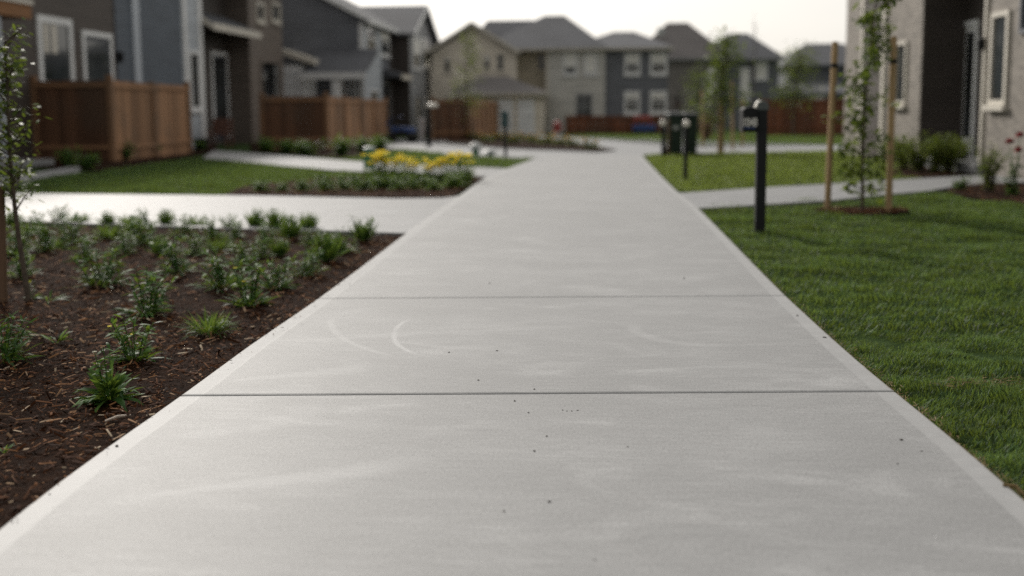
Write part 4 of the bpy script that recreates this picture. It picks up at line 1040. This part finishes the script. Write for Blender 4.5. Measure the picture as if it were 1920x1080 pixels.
# cross gable bay facing the street
Yb = yBp(736); Xb1 = PY(768, 100, Yb)[0]; Yb2 = PX(813, 100, Xb1)[0]; ym_ = (Yb + Yb2) / 2
zb = PX(775, 64, Xb1)[1]; za = PX(792, 14, Xb1)[1]
mb = MB(); pts = [(Yb, -1.3), (Yb2, -1.3), (Yb2, zb), (ym_, za - .2), (Yb, zb)]
mb.loft([[(XB - 4, p[0], p[1]) for p in pts], [(Xb1, p[0], p[1]) for p in pts]]); mb.build("bay_wall", "grey_wall", hB_)
MB().box(XB + .021, Yb - .02, -1.3, Xb1 - .002, Yb - .001, zb - .05).build("bay_side", "dark_wall", hB_)
gable_roof(hB_, pkx - 1, Xb1 + .35, Yb - .4, Yb2 + .4, zb - .2, za - zb + .15, 'x', 'roof', .14, name="bay_roof")
for (q0, q1, r0, r1, bl, tr_) in ((774, 788, 130, 70, .55, 'trim'), (790, 805, 128, 72, .4, 'trim'), (776, 787, 245, 178, 0, 'grey_wall'), (792, 802, 245, 178, .9, 'grey_wall')):
    ya_, yb_ = PX(q0, 100, Xb1)[0], PX(q1, 100, Xb1)[0]
    window(hB_, 'x', Xb1, 1, ya_, yb_, PX((q0 + q1) / 2, r0, Xb1)[1], PX((q0 + q1) / 2, r1, Xb1)[1], .13, bl, trim=tr_, glass='sky_glass')
# side porch facing the camera
yq = YB - 3.0; x0q = PY(565, 137, yq)[0]; x1q = PY(683, 137, yq)[0]; zq = PY(620, 143, yq)[1]; zt = PY(620, 92, YB)[1]
mb = MB(); mb.loft([[(x0q, yq, zq), (x0q, yq, zq + .14), (x0q, YB - .06, zt), (x0q, YB - .06, zt - .2)], [(x1q, yq, zq), (x1q, yq, zq + .14), (x1q, YB - .06, zt), (x1q, YB - .06, zt - .2)]]); mb.build("porch_roof", "roof", hB_)
mb = MB(); mb.box(x0q - .05, yq - .05, zq - .12, x1q + .05, yq - .003, zq + .16); mb.build("eave_board", "trim", hB_)
Xc = PY(630, 160, yq + .2)[0]; MB().box(Xc - .17, yq + .05, -1, Xc + .17, yq + .4, zq - .002).build("porch_post", "trim", hB_, .01)
window(hB_, 'y', YB, -1, PY(640, 150, YB)[0], PY(652, 150, YB)[0], PY(640, 190, YB)[1], PY(640, 150, YB)[1], .08)
window(hB_, 'y', YB, -1, PY(660, 150, YB)[0], PY(672, 150, YB)[0], PY(640, 190, YB)[1], PY(640, 150, YB)[1], .08)
yg = YB - 2.2; xg0 = PY(520, 150, yg)[0]; xg1 = PY(568, 150, yg)[0]; zg1 = PY(540, 122, yg)[1]
wallbox(hB_, 'garage', xg0, xg1, yg, YB - .01, -1, zg1, "garage_wall")
mb = MB(); mb.loft([[(xg0, yg - .35, zg1 + .55), (xg1 + .6, yg - .35, zg1), (xg1 + .6, yg - .35, zg1 + .22), (xg0, yg - .35, zg1 + .78)], [(xg0, YB - .02, zg1 + .55), (xg1 + .6, YB - .02, zg1), (xg1 + .6, YB - .02, zg1 + .22), (xg0, YB - .02, zg1 + .78)]]); mb.build("garage_eave", "cream", hB_)

# --- far beige and charcoal house
YH = 60.0
xh = lambda px, y=YH: PY(px, 150, y)[0]
zh = lambda py, y=YH: PY(1000, py, y)[1]
h1 = empty("two_storey_house", (0, YH, zf(YH)), "large far house with beige gable, grey middle, charcoal wing and hipped slate roof", "house")
yg0 = YH - 1.5
gl, gr, ga = xh(811, yg0), xh(968, yg0), xh(890, yg0)
zl, zr_, zap = zh(97, yg0), zh(97, yg0), zh(48, yg0)
mb = MB(); pts = [(gl, -1.6), (gr, -1.6), (gr, zr_), (ga, zap), (gl, zl)]
mb.loft([[(p[0], yg0, p[1]) for p in pts], [(p[0], YH + 9, p[1]) for p in pts]]); mb.build("gable_wall", "beige_wall", h1)
gable_roof(h1, gl - .4, gr + .25, yg0 - .4, YH + 9, zl - .12, zap - zl + .22, 'y', 'roof_brown', .14, 'cream')
wallbox(h1, 'tan_wall', gr, xh(1026), YH, YH + 8, -1.6, zh(93))
wallbox(h1, 'stone_wall', xh(1026), xh(1134), YH - .6, YH + 8, -1.6, zh(93))
wallbox(h1, 'char_wall', xh(1134), xh(1252), YH - .3, YH + 8, -1.6, zh(93))
ze = zh(92)
hip_roof(h1, gr - 2.5, xh(1140), YH - 1.1, YH + 10, ze, zh(30, YH + 4) - ze, 'roof', xh(1022, YH + 4), xh(1058, YH + 4), YH + 4, 'cream')
hip_roof(h1, xh(1060), xh(1262), YH - .8, YH + 8, ze + .003, zh(62, YH + 3) - ze, 'roof', xh(1150, YH + 3), xh(1188, YH + 3), YH + 3, 'cream', "wing_roof")
hip_roof(h1, ga - .6, xh(1040), YH + 1, YH + 9, ze + .4, zh(38, YH + 4) - ze - .4, 'roof', xh(915, YH + 4), xh(1000, YH + 4), YH + 4, 'roof', "rear_roof")
wallbox(h1, 'cream', xh(1024), xh(1029), YH - .65, YH - .601, -1.5, ze - .2, "corner_board")
for (a, b, t, bt, yy, bl) in ((833, 846, 105, 133, yg0, .2), (907, 920, 102, 130, yg0, .3), (931, 946, 100, 132, yg0, 0), (1007, 1023, 101, 133, YH, 0)):
    window(h1, 'y', yy, -1, xh(a, yy), xh(b, yy), zh(bt, yy), zh(t, yy), .07, bl, trim='cream' if yy == yg0 else 'tan_wall')
for (a, b, t, bt, bl) in ((1056, 1083, 98, 142, .7), (1095, 1120, 101, 142, .95)):
    window(h1, 'y', YH - .6, -1, xh(a), xh(b), zh(bt), zh(t), .13, bl)
window(h1, 'y', YH - .6, -1, xh(1080), xh(1111), zh(222), zh(176), .1, 0, split=True, trim='grey_wall')
for (a, b) in ((1170, 1200), (1218, 1250)):
    window(h1, 'y', YH - .3, -1, xh(a), xh(b), zh(142), zh(101), .16, .45, split=True)
    window(h1, 'y', YH - .3, -1, xh(a), xh(b), zh(214), zh(172), .16, .3, split=True)
# garage wing
yq = YH - 6
wallbox(h1, 'beige_wall', xh(850, yq), xh(1015, yq), yq, yg0 - .01, -1.5, zh(176, yq))
hip_roof(h1, xh(838, yq), xh(1028, yq), yq - .5, yg0 + .6, zh(174, yq), zh(142, yq + 2) - zh(174, yq), 'roof_brown', xh(890, yq), xh(945, yq), yq + 2.4, 'cream', "garage_roof")
for (a, b) in ((934, 962), (970, 1002)):
    mb = MB(); mb.box(xh(a, yq), yq - .03, -1.3, xh(b, yq), yq + .02, zh(186, yq)); mb.build("garage_door", "garage", h1)
# --- grey hipped house behind
YK = 74.0
xk = lambda px, y=YK: PY(px, 150, y)[0]
zk = lambda py, y=YK: PY(1000, py, y)[1]
h2 = empty("hipped_house", (xk(1330), YK, zf(YK)), "grey brick house with two broad hipped roofs right of the charcoal wing", "house")
wallbox(h2, 'brick_grey', xk(1200), xk(1350), YK, YK + 9, -1.8, zk(114))
wallbox(h2, 'slate_wall', xk(1350), xk(1462), YK + .5, YK + 9, -1.8, zk(114))
hip_roof(h2, xk(1180), xk(1372), YK - .6, YK + 10, zk(112), zk(46, YK + 4) - zk(112), 'roof_brown', xk(1250, YK + 4), xk(1288, YK + 4), YK + 4, 'grey_wall')
hip_roof(h2, xk(1300), xk(1472), YK - .2, YK + 9.5, zk(113), zk(67, YK + 4) - zk(113), 'roof', xk(1365, YK + 4), xk(1400, YK + 4), YK + 4, 'grey_wall', "wing_roof")
for (a, b, t, bt, bl) in ((1327, 1345, 130, 175, .9), (1390, 1408, 130, 190, .9)): window(h2, 'y', YK if a < 1350 else YK + .5, -1, xk(a), xk(b), zk(bt), zk(t), .15, bl)
window(h2, 'y', YK + .5, -1, xk(1418), xk(1441), zk(152), zk(118), .12, .98)
window(h2, 'y', YK, -1, xk(1262), xk(1278), zk(205), zk(180), .1, 0, trim='brick_grey', sill=False)
MB().lathe((xk(1241), YK + 1.6, zk(62, YK + 1.6) - .3), [(.25, 0), (.28, .2), (.3, .5), (.05, .62)], 14).build("roof_vent", "pale_grey", h2)
# --- dark house far right
YM = 82.0
h3 = empty("dark_house", (PY(1530, 150, YM)[0], YM, zf(YM)), "distant dark slate house behind the tall reddish fence", "house")
xm_ = lambda px: PY(px, 150, YM)[0]; zm_ = lambda py: PY(1000, py, YM)[1]
wallbox(h3, 'slate_wall', xm_(1478), xm_(1640), YM, YM + 9, -1.8, zm_(128))
hip_roof(h3, xm_(1464), xm_(1660), YM - .6, YM + 10, zm_(126), zm_(82) - zm_(126), 'roof', xm_(1530), xm_(1600), YM + 4, 'slate_wall')
hip_roof(h3, xm_(1440), xm_(1580), YM - 5, YM - .62, zm_(178), zm_(160) - zm_(178), 'roof', xm_(1470), xm_(1560), YM - 2, 'slate_wall', "porch_roof")
wallbox(h3, 'slate_wall', xm_(1446), xm_(1574), YM - 4.6, YM - .02, -1.8, zm_(180) - .1)
window(h3, 'y', YM - 4.6, -1, xm_(1494), xm_(1522), zm_(195), zm_(181), .12, .95, cross=False)

# --- right brick house, street wall X = 6.67
XD = 6.67
yD = lambda px, py=150: PX(px, py, XD)[0]
zD = lambda px, py: PX(px, py, XD)[1]
hd = empty("brick_house", (XD, 17, zf(17)), "beige brick house with dark recessed entry and white framed door at right", "house")
yN = yD(1853); yR = yD(1726); yF = yD(1584)
wallbox(hd, 'brick', XD, XD + 7, 9.5, yN, -.8, 5.8)
wallbox(hd, 'brick', XD + .002, XD + 7, yR, yF, -.8, 5.8)
XI = XD + .85
wallbox(hd, 'dark_wall', XI, XD + 6.9, yN + .001, yR - .03, -.8, 5.7)
wallbox(hd, 'dark_wall', XD + .03, XI - .002, yR - .028, yR - .001, -.8, 5.7, "entry_wall")
wallbox(hd, 'dark_wall', XD + .03, XI - .002, yN + .001, yN + .028, -.8, 5.7, "entry_wall")
MB().box(XD + .05, yN + .05, 3.6, XI + .02, yR - .05, 3.68).build("entry_ceiling", "cream", hd)
MB().box(XD - .1, yN + .03, -.6, XI - .003, yR - .03, PX(1820, 292, XI)[1]).build("porch_slab", "path", hd, .01)
zdb = PX(1820, 292, XI)[1] + .003
door(hd, 'x', XI, -1, PX(1832, 160, XI)[0], PX(1804, 160, XI)[0], zdb, PX(1818, 40, XI)[1], 'bright_trim', 'bright_trim', fr=.10)
yc = yD(1843); MB().box(XD - .01, yc - .05, -.5, XD + .07, yc + .04, 3.6).build("porch_post", "cream", hd, .008)
wl = MB(); qx, qz = XD - .07, zD(1836, 84); wl.lathe((qx, yc - .02, qz - .11), [(.03, 0), (.055, .02), (.06, .16), (.075, .17), (.02, .23)], 12); wl.box(qx + .04, yc - .04, qz - .06, XD - .0105, yc, qz + .1); wl.build("wall_lamp", "black", hd)
window(hd, 'x', XD, -1, yD(1891), yD(1858), zD(1875, 197), zD(1875, 22), .085, cross=False, trim='cream')
window(hd, 'x', XD, -1, yD(1940), yD(1911), zD(1925, 62), zD(1925, -140), .06, cross=True, trim='char_wall', sill=False)
window(hd, 'x', XD + .002, -1, yD(1701), yD(1681), zD(1690, 196), zD(1690, 78), .075, cross=False, trim='cream')
mb = MB(); mb.box(XD - .012, yD(1655), -.6, XD - .002, yD(1621), 5.6); mb.build("dark_panel", "dark_wall", hd)
mb = MB(); mb.box(XD - .055, yD(1661), -.6, XD - .001, yD(1656), 5.6); mb.box(XD - .055, yD(1620), -.6, XD - .001, yD(1616), 5.6); mb.build("corner_board", "cream", hd)
gable_roof(hd, XD - .5, XD + 7.5, 9.1, yF + .4, 5.75, 2.3, 'y', 'roof_brown')
MB().lathe((XD + .45, yR - .22, zdb - .03), [(.10, 0), (.13, .02), (.16, .26), (.14, .27), (.13, .2)], 16).build("entry_pot", "black", hd, smooth=True)

# ------------------------------------------------------------------ street furniture
# mailbox on its post
g = G(1424, 438); b = Vector(g); HT = PY(1424, 188, g.y)[1] - g.z
mbx = empty("mailbox_post", b, "dark square mailbox post with white number plate beside the path, right", "mailbox")
mb = MB(); mb.box(b.x - .045, b.y - .045, b.z - .1, b.x + .045, b.y + .045, b.z + HT - .06); mb.build("post", "char_metal", mbx, .008)
mb = MB(); n = 10; prof = [(-.052, 0), (.052, 0)] + [(.052 * math.cos(a), .035 + .05 * math.sin(a)) for a in np.linspace(0, math.pi, n)]
zc = b.z + HT - .09
mb.loft([[(b.x + p[0], b.y - .055, zc + p[1]) for p in prof], [(b.x + p[0], b.y + .055, zc + p[1]) for p in prof]]); mb.build("post_cap", "bin_lid", mbx, .004, True)
mb = MB(); mb.loft([[(b.x - .056, b.y + s_ * .05, zc + .0), (b.x - .066, b.y + s_ * .05, zc + .03), (b.x - .05, b.y + s_ * .05, zc + .075), (b.x - .03, b.y + s_ * .05, zc + .09), (b.x - .035, b.y + s_ * .05, zc + .07), (b.x - .05, b.y + s_ * .05, zc + .03)] for s_ in (-1, 1)]); mb.build("cap_lens", "lamp_white", mbx)
x0, zt = PY(1390, 201, b.y); x1, zb_ = PY(1417, 247, b.y)
y0m, y1m = b.y - .10, b.y + .12
mb = MB(); pr = [(x0, zb_), (x1 - .002, zb_), (x1 - .002, zt - .01), (x1 - .03, zt), (x0 + .03, zt), (x0, zt - .02)]
mb.loft([[(p[0], y0m, p[1]) for p in pr], [(p[0], y1m, p[1]) for p in pr]]); mb.build("mailbox", "black", mbx, .006)
mb = MB(); mb.box(x0 + .008, y0m - .008, zb_ + .012, x1 - .01, y0m - .001, zt - .04); dr = mb.build("mailbox_door", "black", mbx, .004)
mb = MB(); mb.box(x1 - .05, b.y - .05, zb_ + .02, b.x + .046, b.y + .0449, zb_ + .06); mb.build("bracket", "char_metal", mbx)
px0, pz1 = PY(1394.5, 222, y0m); px1, pz0 = PY(1418, 238, y0m)
fc = bpy.data.curves.new("house_number", 'FONT'); fc.body = "1048"; fc.align_x = 'CENTER'; fc.align_y = 'CENTER'; fc.size = .105; fc.extrude = .0015; fc.offset = .0022
fc.materials.append(m_simple("number_white", (.72, .70, .66), .5, .03, 5))
ft = bpy.data.objects.new("number_text", fc); COL.objects.link(ft)
me_ = bpy.data.meshes.new_from_object(ft.evaluated_get(bpy.context.evaluated_depsgraph_get())); bpy.data.objects.remove(ft)
me_.name = "house_number"; fo = bpy.data.objects.new("house_number", me_); COL.objects.link(fo); fo.parent = mbx
fo.location = Vector(((px0 + px1) / 2 - .004, y0m - .0105, (pz0 + pz1) / 2)) - b; fo.rotation_euler = (R(90), 0, 0); fo.scale = (.62, 1, 1)
mb = MB(); mb.box(px0, y0m - .0095, pz0 - .012, px1 - .012, y0m - .0083, pz0 - .004); mb.build("number_stripe", "blue", mbx)

def bollard(base, head, lab, tilt=0, r=.038, headr=.075, flat=.05):
    g = G(*base); b = Vector(g); X, Z = PY(head[0], head[1], g.y); H = Z - g.z
    o = empty("path_light", b, lab, "path light", "path lights beside the walk")
    MB().tube([b - Vector((0, 0, .1)), b + Vector((0, 0, .02)), b + Vector((0, 0, H - flat * .6))], [r, r, r], 14).build("post", "char_metal", o, smooth=True)
    hd_ = MB().lathe((X, b.y, b.z + H - flat * .5), [(headr * .4, 0), (headr * .92, flat * .3), (headr, flat * .8), (headr * .8, flat * 1.3), (headr * .25, flat * 1.6)], 18).build("lamp_head", "lamp_white", o, smooth=True)
    return o
bollard((1285, 338), (1287, 234), "slim black path light with pale head on the near right lawn", r=.035, headr=.058, flat=.075)
bollard((1244, 294), (1243, 233), "short black path light with pale head left of the green bins", r=.06, headr=.078, flat=.11)
bollard((804, 277), (812, 199), "tall dark lamp post with white round head in front of the slate house", r=.085, headr=.17, flat=.10)
def lowlight(base, h, lab):
    g = G(*base); b = Vector(g); o = empty("low_light", b, lab, "garden light")
    MB().lathe(b, [(.09, -.05), (.09, h * .45), (.07, h * .5)], 14).build("base", "green_paint", o, smooth=True)
    MB().lathe(b + Vector((0, 0, h * .5)), [(.13, 0), (.20, .03), (.16, h * .3), (.05, h * .5)], 16).build("dome", "pale_grey", o, smooth=True)
lowlight((892, 293), .36, "low garden light with pale dome on a dark green base at the lawn edge")
lowlight((920, 294), .2, "smallest low garden light right of the pale domed one")
g = G(948, 296); b = Vector(g); o = empty("sign_post", b, "slim dark teal post with a small box head before the garage", "post"); H = PY(948, 208, g.y)[1] - g.z
MB().tube([b - Vector((0, 0, .1)), b + Vector((0, 0, H * .8))], [.04, .04], 12).build("post", "char_metal", o, smooth=True)
M['teal'] = m_simple("teal_metal", (.03, .075, .085), .45, .15, 8)
MB().box(b.x - .09, b.y - .12, b.z + H * .66, b.x + .07, b.y + .12, b.z + H).build("box", "teal", o, .015)
# green utility pedestal
g = G(693, 318); b = Vector(g); o = empty("utility_pedestal", b, "green round utility pedestal with a pale cap left of the yellow flowers", "utility box"); H = PY(693, 270, g.y)[1] - g.z
MB().lathe(b, [(.12, -.1), (.125, 0), (.115, .02), (.11, H * .78), (.12, H * .8), (.12, H * .82)], 20).build("body", "green_paint", o, smooth=True)
MB().lathe(b + Vector((0, 0, H * .82)), [(.12, 0), (.12, .015), (.09, H * .06), (.03, H * .09)], 20).build("cap", "pale_grey", o, smooth=True)
# wheelie bins
def bin_(base, lab, w, h, logo=True):
    b = Vector(base); o = empty("wheelie_bin", b, lab, "bin", "green wheelie bins"); hw = w / 2
    mb = MB(); rings = []
    for z, k, dz in ((.06, .80, .8), (.12, .84, .84), (h * .9, 1, 1), (h * .93, 1.06, 1.06), (h * .95, 1.06, 1.06)):
        rings.append([(b.x + sx * hw * k, b.y + sy * .30 * dz, b.z + z) for sx, sy in ((-1, -.85), (-.85, -1), (.85, -1), (1, -.85), (1, .85), (.85, 1), (-.85, 1), (-1, .85))])
    mb.loft(rings); mb.build("body", "bin", o, .008)
    mb = MB(); mb.loft([[(b.x + sx * hw * 1.1 * k, b.y + sy * .33 * k, b.z + h * .953 + z) for sx, sy in ((-1, -.9), (-.9, -1), (.9, -1), (1, -.9), (1, .95), (-1, .95))] for z, k in ((0, 1), (.025, 1), (.07, .82))]); mb.build("lid", "bin_lid", o, .006)
    mb = MB(); mb.tube([(b.x - hw * .9, b.y + .36, b.z + h * .9), (b.x + hw * .9, b.y + .36, b.z + h * .9)], .018, 8); mb.build("handle", "black", o)
    for s in (-1, 1):
        mb = MB(); mb.tube([(b.x + s * hw * .92, b.y + .27, b.z + .1), (b.x + s * hw * 1.08, b.y + .27, b.z + .1)], .10, 16); mb.build("wheel", "black", o)
    if logo:
        mb = MB(); kx = [(b.x + .085 * math.cos(a), b.y - .302, b.z + h * .66 + .055 * math.sin(a)) for a in np.linspace(0, 2 * math.pi, 20)[:-1]]
        mb.loft([kx, [(p[0], p[1] + .02, p[2]) for p in kx]]); mb.build("emblem", "pale_grey", o)
    return o
g1 = G(1267, 292); g2 = G(1293, 290)
hb = PY(1267, 212, g1.y)[1] - g1.z
wpx = lambda a, b_, y: PY(b_, 250, y)[0] - PY(a, 250, y)[0]
bin_((PY(1267, 250, g1.y)[0], g1.y + .3, g1.z), "left dark green wheelie bin with a pale emblem, nearer the path", wpx(1252, 1281, g1.y), hb)
bin_((PY(1296, 250, g1.y + .25)[0], g1.y + .55, g2.z), "right dark green wheelie bin half behind the slim path light", wpx(1281, 1309, g1.y), hb, False)
g = G(1253, 293); MBs = empty("thin_post", g, "thin greyish brown post between the short path light and the bins", "post"); MB().tube([g - Vector((0, 0, .1)), g + Vector((0, 0, .95))], .035, 10).build("pole", "old_stake", MBs, smooth=True)
# red hydrant
g = G(1045, 258, .045); b = Vector(g); o = empty("hydrant", b, "small red hydrant with pale base left of the low reddish fence", "hydrant")
MB().lathe(b, [(.18, -.05), (.18, .06), (.12, .08), (.12, .25)], 14).build("base", "pale_grey", o, smooth=True)
MB().lathe(b + Vector((0, 0, .25)), [(.15, 0), (.15, .05), (.13, .06), (.14, .32), (.18, .34), (.17, .38), (.1, .48), (.04, .52)], 16).build("body", "red", o, smooth=True)
MB().tube([b + Vector((-.22, 0, .45)), b + Vector((.22, 0, .45))], .06, 12).build("outlet", "red", o)
# toy car by the low fence
g = G(1205, 251); b = Vector((g.x, g.y - 1.2, g.z)); o = empty("toy_car", b, "child's ride-on toy with red roof and blue body before the low fence", "toy")
MB().loft([[(b.x + sx * .62 * k, b.y + sy * .35 * k, b.z + z) for sx, sy in ((-1, -1), (1, -1), (1, 1), (-1, 1))] for z, k in ((.15, .9), (.25, 1), (.48, .98), (.56, .8))]).build("body", "blue", o, .04)
MB().loft([[(b.x + sx * .5 * k - .1, b.y + sy * .36 * k, b.z + z) for sx, sy in ((-1, -1), (1, -1), (1, 1), (-1, 1))] for z, k in ((.80, 1), (.9, 1), (1.0, .8))]).build("roof", "red", o, .04)
for sx in (-.5, .32):
    for sy in (-.3, .3): MB().tube([b + Vector((sx, sy, .5)), b + Vector((sx, sy, .82))], .035, 8).build("pillar", "red", o)
for sx in (-.4, .4):
    for sy in (-.36, .36): MB().tube([b + Vector((sx, sy - .04, .13)), b + Vector((sx, sy + .04, .13))], .13, 14).build("wheel", "black", o)
# pushchair by the slate house
g = G(752, 268); b = Vector(g); o = empty("pushchair", b, "blue covered pushchair standing before the slate house entry", "pushchair")
cv = MB(); rings = []
for a in np.linspace(0, 1, 7):
    ang = R(10 + 95 * a); rings.append([(b.x - .05 - .5 * math.cos(ang), b.y + s_, b.z + .62 + .42 * math.sin(ang)) for s_ in (-.28, -.2, .2, .28)])
for k in range(6): cv.add(rings[k] + rings[k + 1], [(0, 1, 5, 4), (1, 2, 6, 5), (2, 3, 7, 6)])
cv.build("canopy", "blue", o)
MB().loft([[(b.x + x, b.y + s_, b.z + z) for x, s_, z in ((-.35, -.25, .45 + k), (.55, -.25, .40 + k), (.55, .25, .40 + k), (-.35, .25, .45 + k))] for k in (0, .2)]).build("seat", "blue", o, .03)
fr = MB()
for s_ in (-.26, .26):
    fr.tube([b + Vector((-.55, s_, 1.0)), b + Vector((.45, s_, .18))], .02, 8); fr.tube([b + Vector((.2, s_, .5)), b + Vector((-.4, s_, .2))], .02, 8)
fr.build("frame", "char_metal", o)
for sx in (-.4, .45):
    for s_ in (-.26, .26): MB().tube([b + Vector((sx, s_ - .025, .17)), b + Vector((sx, s_ + .025, .17))], .17, 18).build("wheel", "black", o)
# white planter
g = G(790, 262); b = Vector(g); b.y = min(b.y, Yb - .6); b.z = zf(b.y); o = empty("tall_planter", b, "tall white planter against the slate house bay", "planter")
MB().lathe(b, [(.10, -.1), (.11, .02), (.16, .9), (.17, .93), (.14, .94), (.13, .8)], 18).build("pot", "white_ceramic", o, smooth=True)
MB().lathe(b + Vector((0, 0, .82)), [(.13, 0), (.03, .02)], 14).build("soil", "mulch", o)
# wooden chair by the entry
g = G(414, 277); b = Vector(g); o = empty("garden_chair", b, "rust brown slatted garden chair beside the dark entry of the near house", "chair")
s = MB()
for k in range(6): s.box(b.x - .30, b.y - .28 + k * .095, b.z + .42, b.x + .30, b.y - .20 + k * .095, b.z + .45)
s.build("seat", "rust", o)
s = MB()
for k in range(6): s.box(b.x - .30 + k * .103, b.y + .30, b.z + .46, b.x - .215 + k * .103, b.y + .33, b.z + 1.0)
s.build("backrest", "rust", o)
for sx in (-1, 1):
    for sy in (-1, 1): MB().box(b.x + sx * .31 - .03, b.y + sy * .27 - .03, b.z - .05, b.x + sx * .31 + .03, b.y + sy * .27 + .03, b.z + (.62 if sy < 0 else .98)).build("leg", "rust", o)
    MB().box(b.x + sx * .31 - .05, b.y - .34, b.z + .622, b.x + sx * .31 + .05, b.y + .235, b.z + .65).build("armrest", "rust", o)
g = G(378, 281); b = Vector(g); o = empty("dark_pot", b, "black round pot on the ground left of the rust brown chair", "pot")
MB().lathe(b, [(.14, -.05), (.2, .1), (.24, .3), (.25, .36), (.21, .37), (.18, .2)], 18).build("pot", "black", o, smooth=True)

# ------------------------------------------------------------------ grit and twigs on the pavement
pebs = [(219, 837, .008), (1690, 825, .007), (1728, 846, .004), (1683, 870, .004), (1002, 846, .006), (1025, 818, .005), (1030, 941, .006), (945, 959, .005), (1177, 838, .004), (897, 713, .006), (1002, 730, .006), (965, 752, .006), (991, 774, .005), (1283, 522, .010), (932, 658, .006), (842, 661, .006), (1495, 592, .009), (1546, 633, .009), (93, 927, .004), (1055, 769, .004), (1063, 771, .004), (1072, 771, .004), (1083, 770, .004), (1115, 1050, .004), (918, 531, .008)]
p0 = None
for (x, y, r) in pebs:
    r *= .78
    g = G(x, y, TOP)
    lab = "tiny dark grit speck lying on the pale concrete walk"
    if p0 is None:
        mb = MB(); n = 7
        mb.loft([[(k * math.cos(2 * math.pi * i / n) * (1 + .25 * math.sin(3 * i)), k * math.sin(2 * math.pi * i / n) * (1 + .2 * math.cos(2 * i)), z) for i in range(n)] for z, k in ((-.1, .8), (.3, 1), (.8, .6))])
        p0 = mb.build("grit", m_simple("grit_dark", (.03, .022, .018), .8, .3, 200)); p0.location = g; p0.scale = (r, r, r); tag(p0, "dark round grit speck on the left edge band, largest of all", "grit", "grit specks on the walk")
    else:
        c = p0.copy(); COL.objects.link(c); c.location = g; c.scale = (r * random.uniform(.8, 1.6), r, r * .8); c.rotation_euler.z = random.uniform(0, 6); tag(c, lab, "grit", "grit specks on the walk")
g = G(1756, 1008, TOP); c = p0.copy(); c.data = p0.data.copy(); c.data.materials[0] = M['white_ceramic']; COL.objects.link(c); c.name = "grit"; c.location = g; c.scale = (.004, .004, .003); tag(c, "single tiny white fleck on the concrete at lower right", "grit", "grit specks on the walk")
g1, g2 = G(1880, 912, TOP), G(1925, 932, .03); o = MB().tube([g1 + Vector((0, 0, .005)), g1.lerp(g2, .5) + Vector((.01, .015, .012)), g2], [.004, .005, .003], 6).build("twig", "straw"); tag(o, "brown twig on the right edge of the concrete at lower right", "twig")
g1, g2 = G(197, 790, .03), G(245, 778, .035); o = MB().tube([g1, g1.lerp(g2, .5) + Vector((0, 0, .006)), g2], [.004, .006, .003], 6).build("stick", M['pale_stick'] if 'pale_stick' in M else m_simple("pale_stick", (.38, .31, .25), .7, .2, 40)); tag(o, "pale stick lying on the mulch right of the front plant", "stick")

# ------------------------------------------------------------------ render settings
scene.render.engine = 'CYCLES'
scene.cycles.use_denoising = False
scene.cycles.max_bounces = 8; scene.cycles.transparent_max_bounces = 8
scene.view_settings.view_transform = 'Standard'; scene.view_settings.look = 'None'; scene.view_settings.exposure = 0; scene.view_settings.gamma = 1
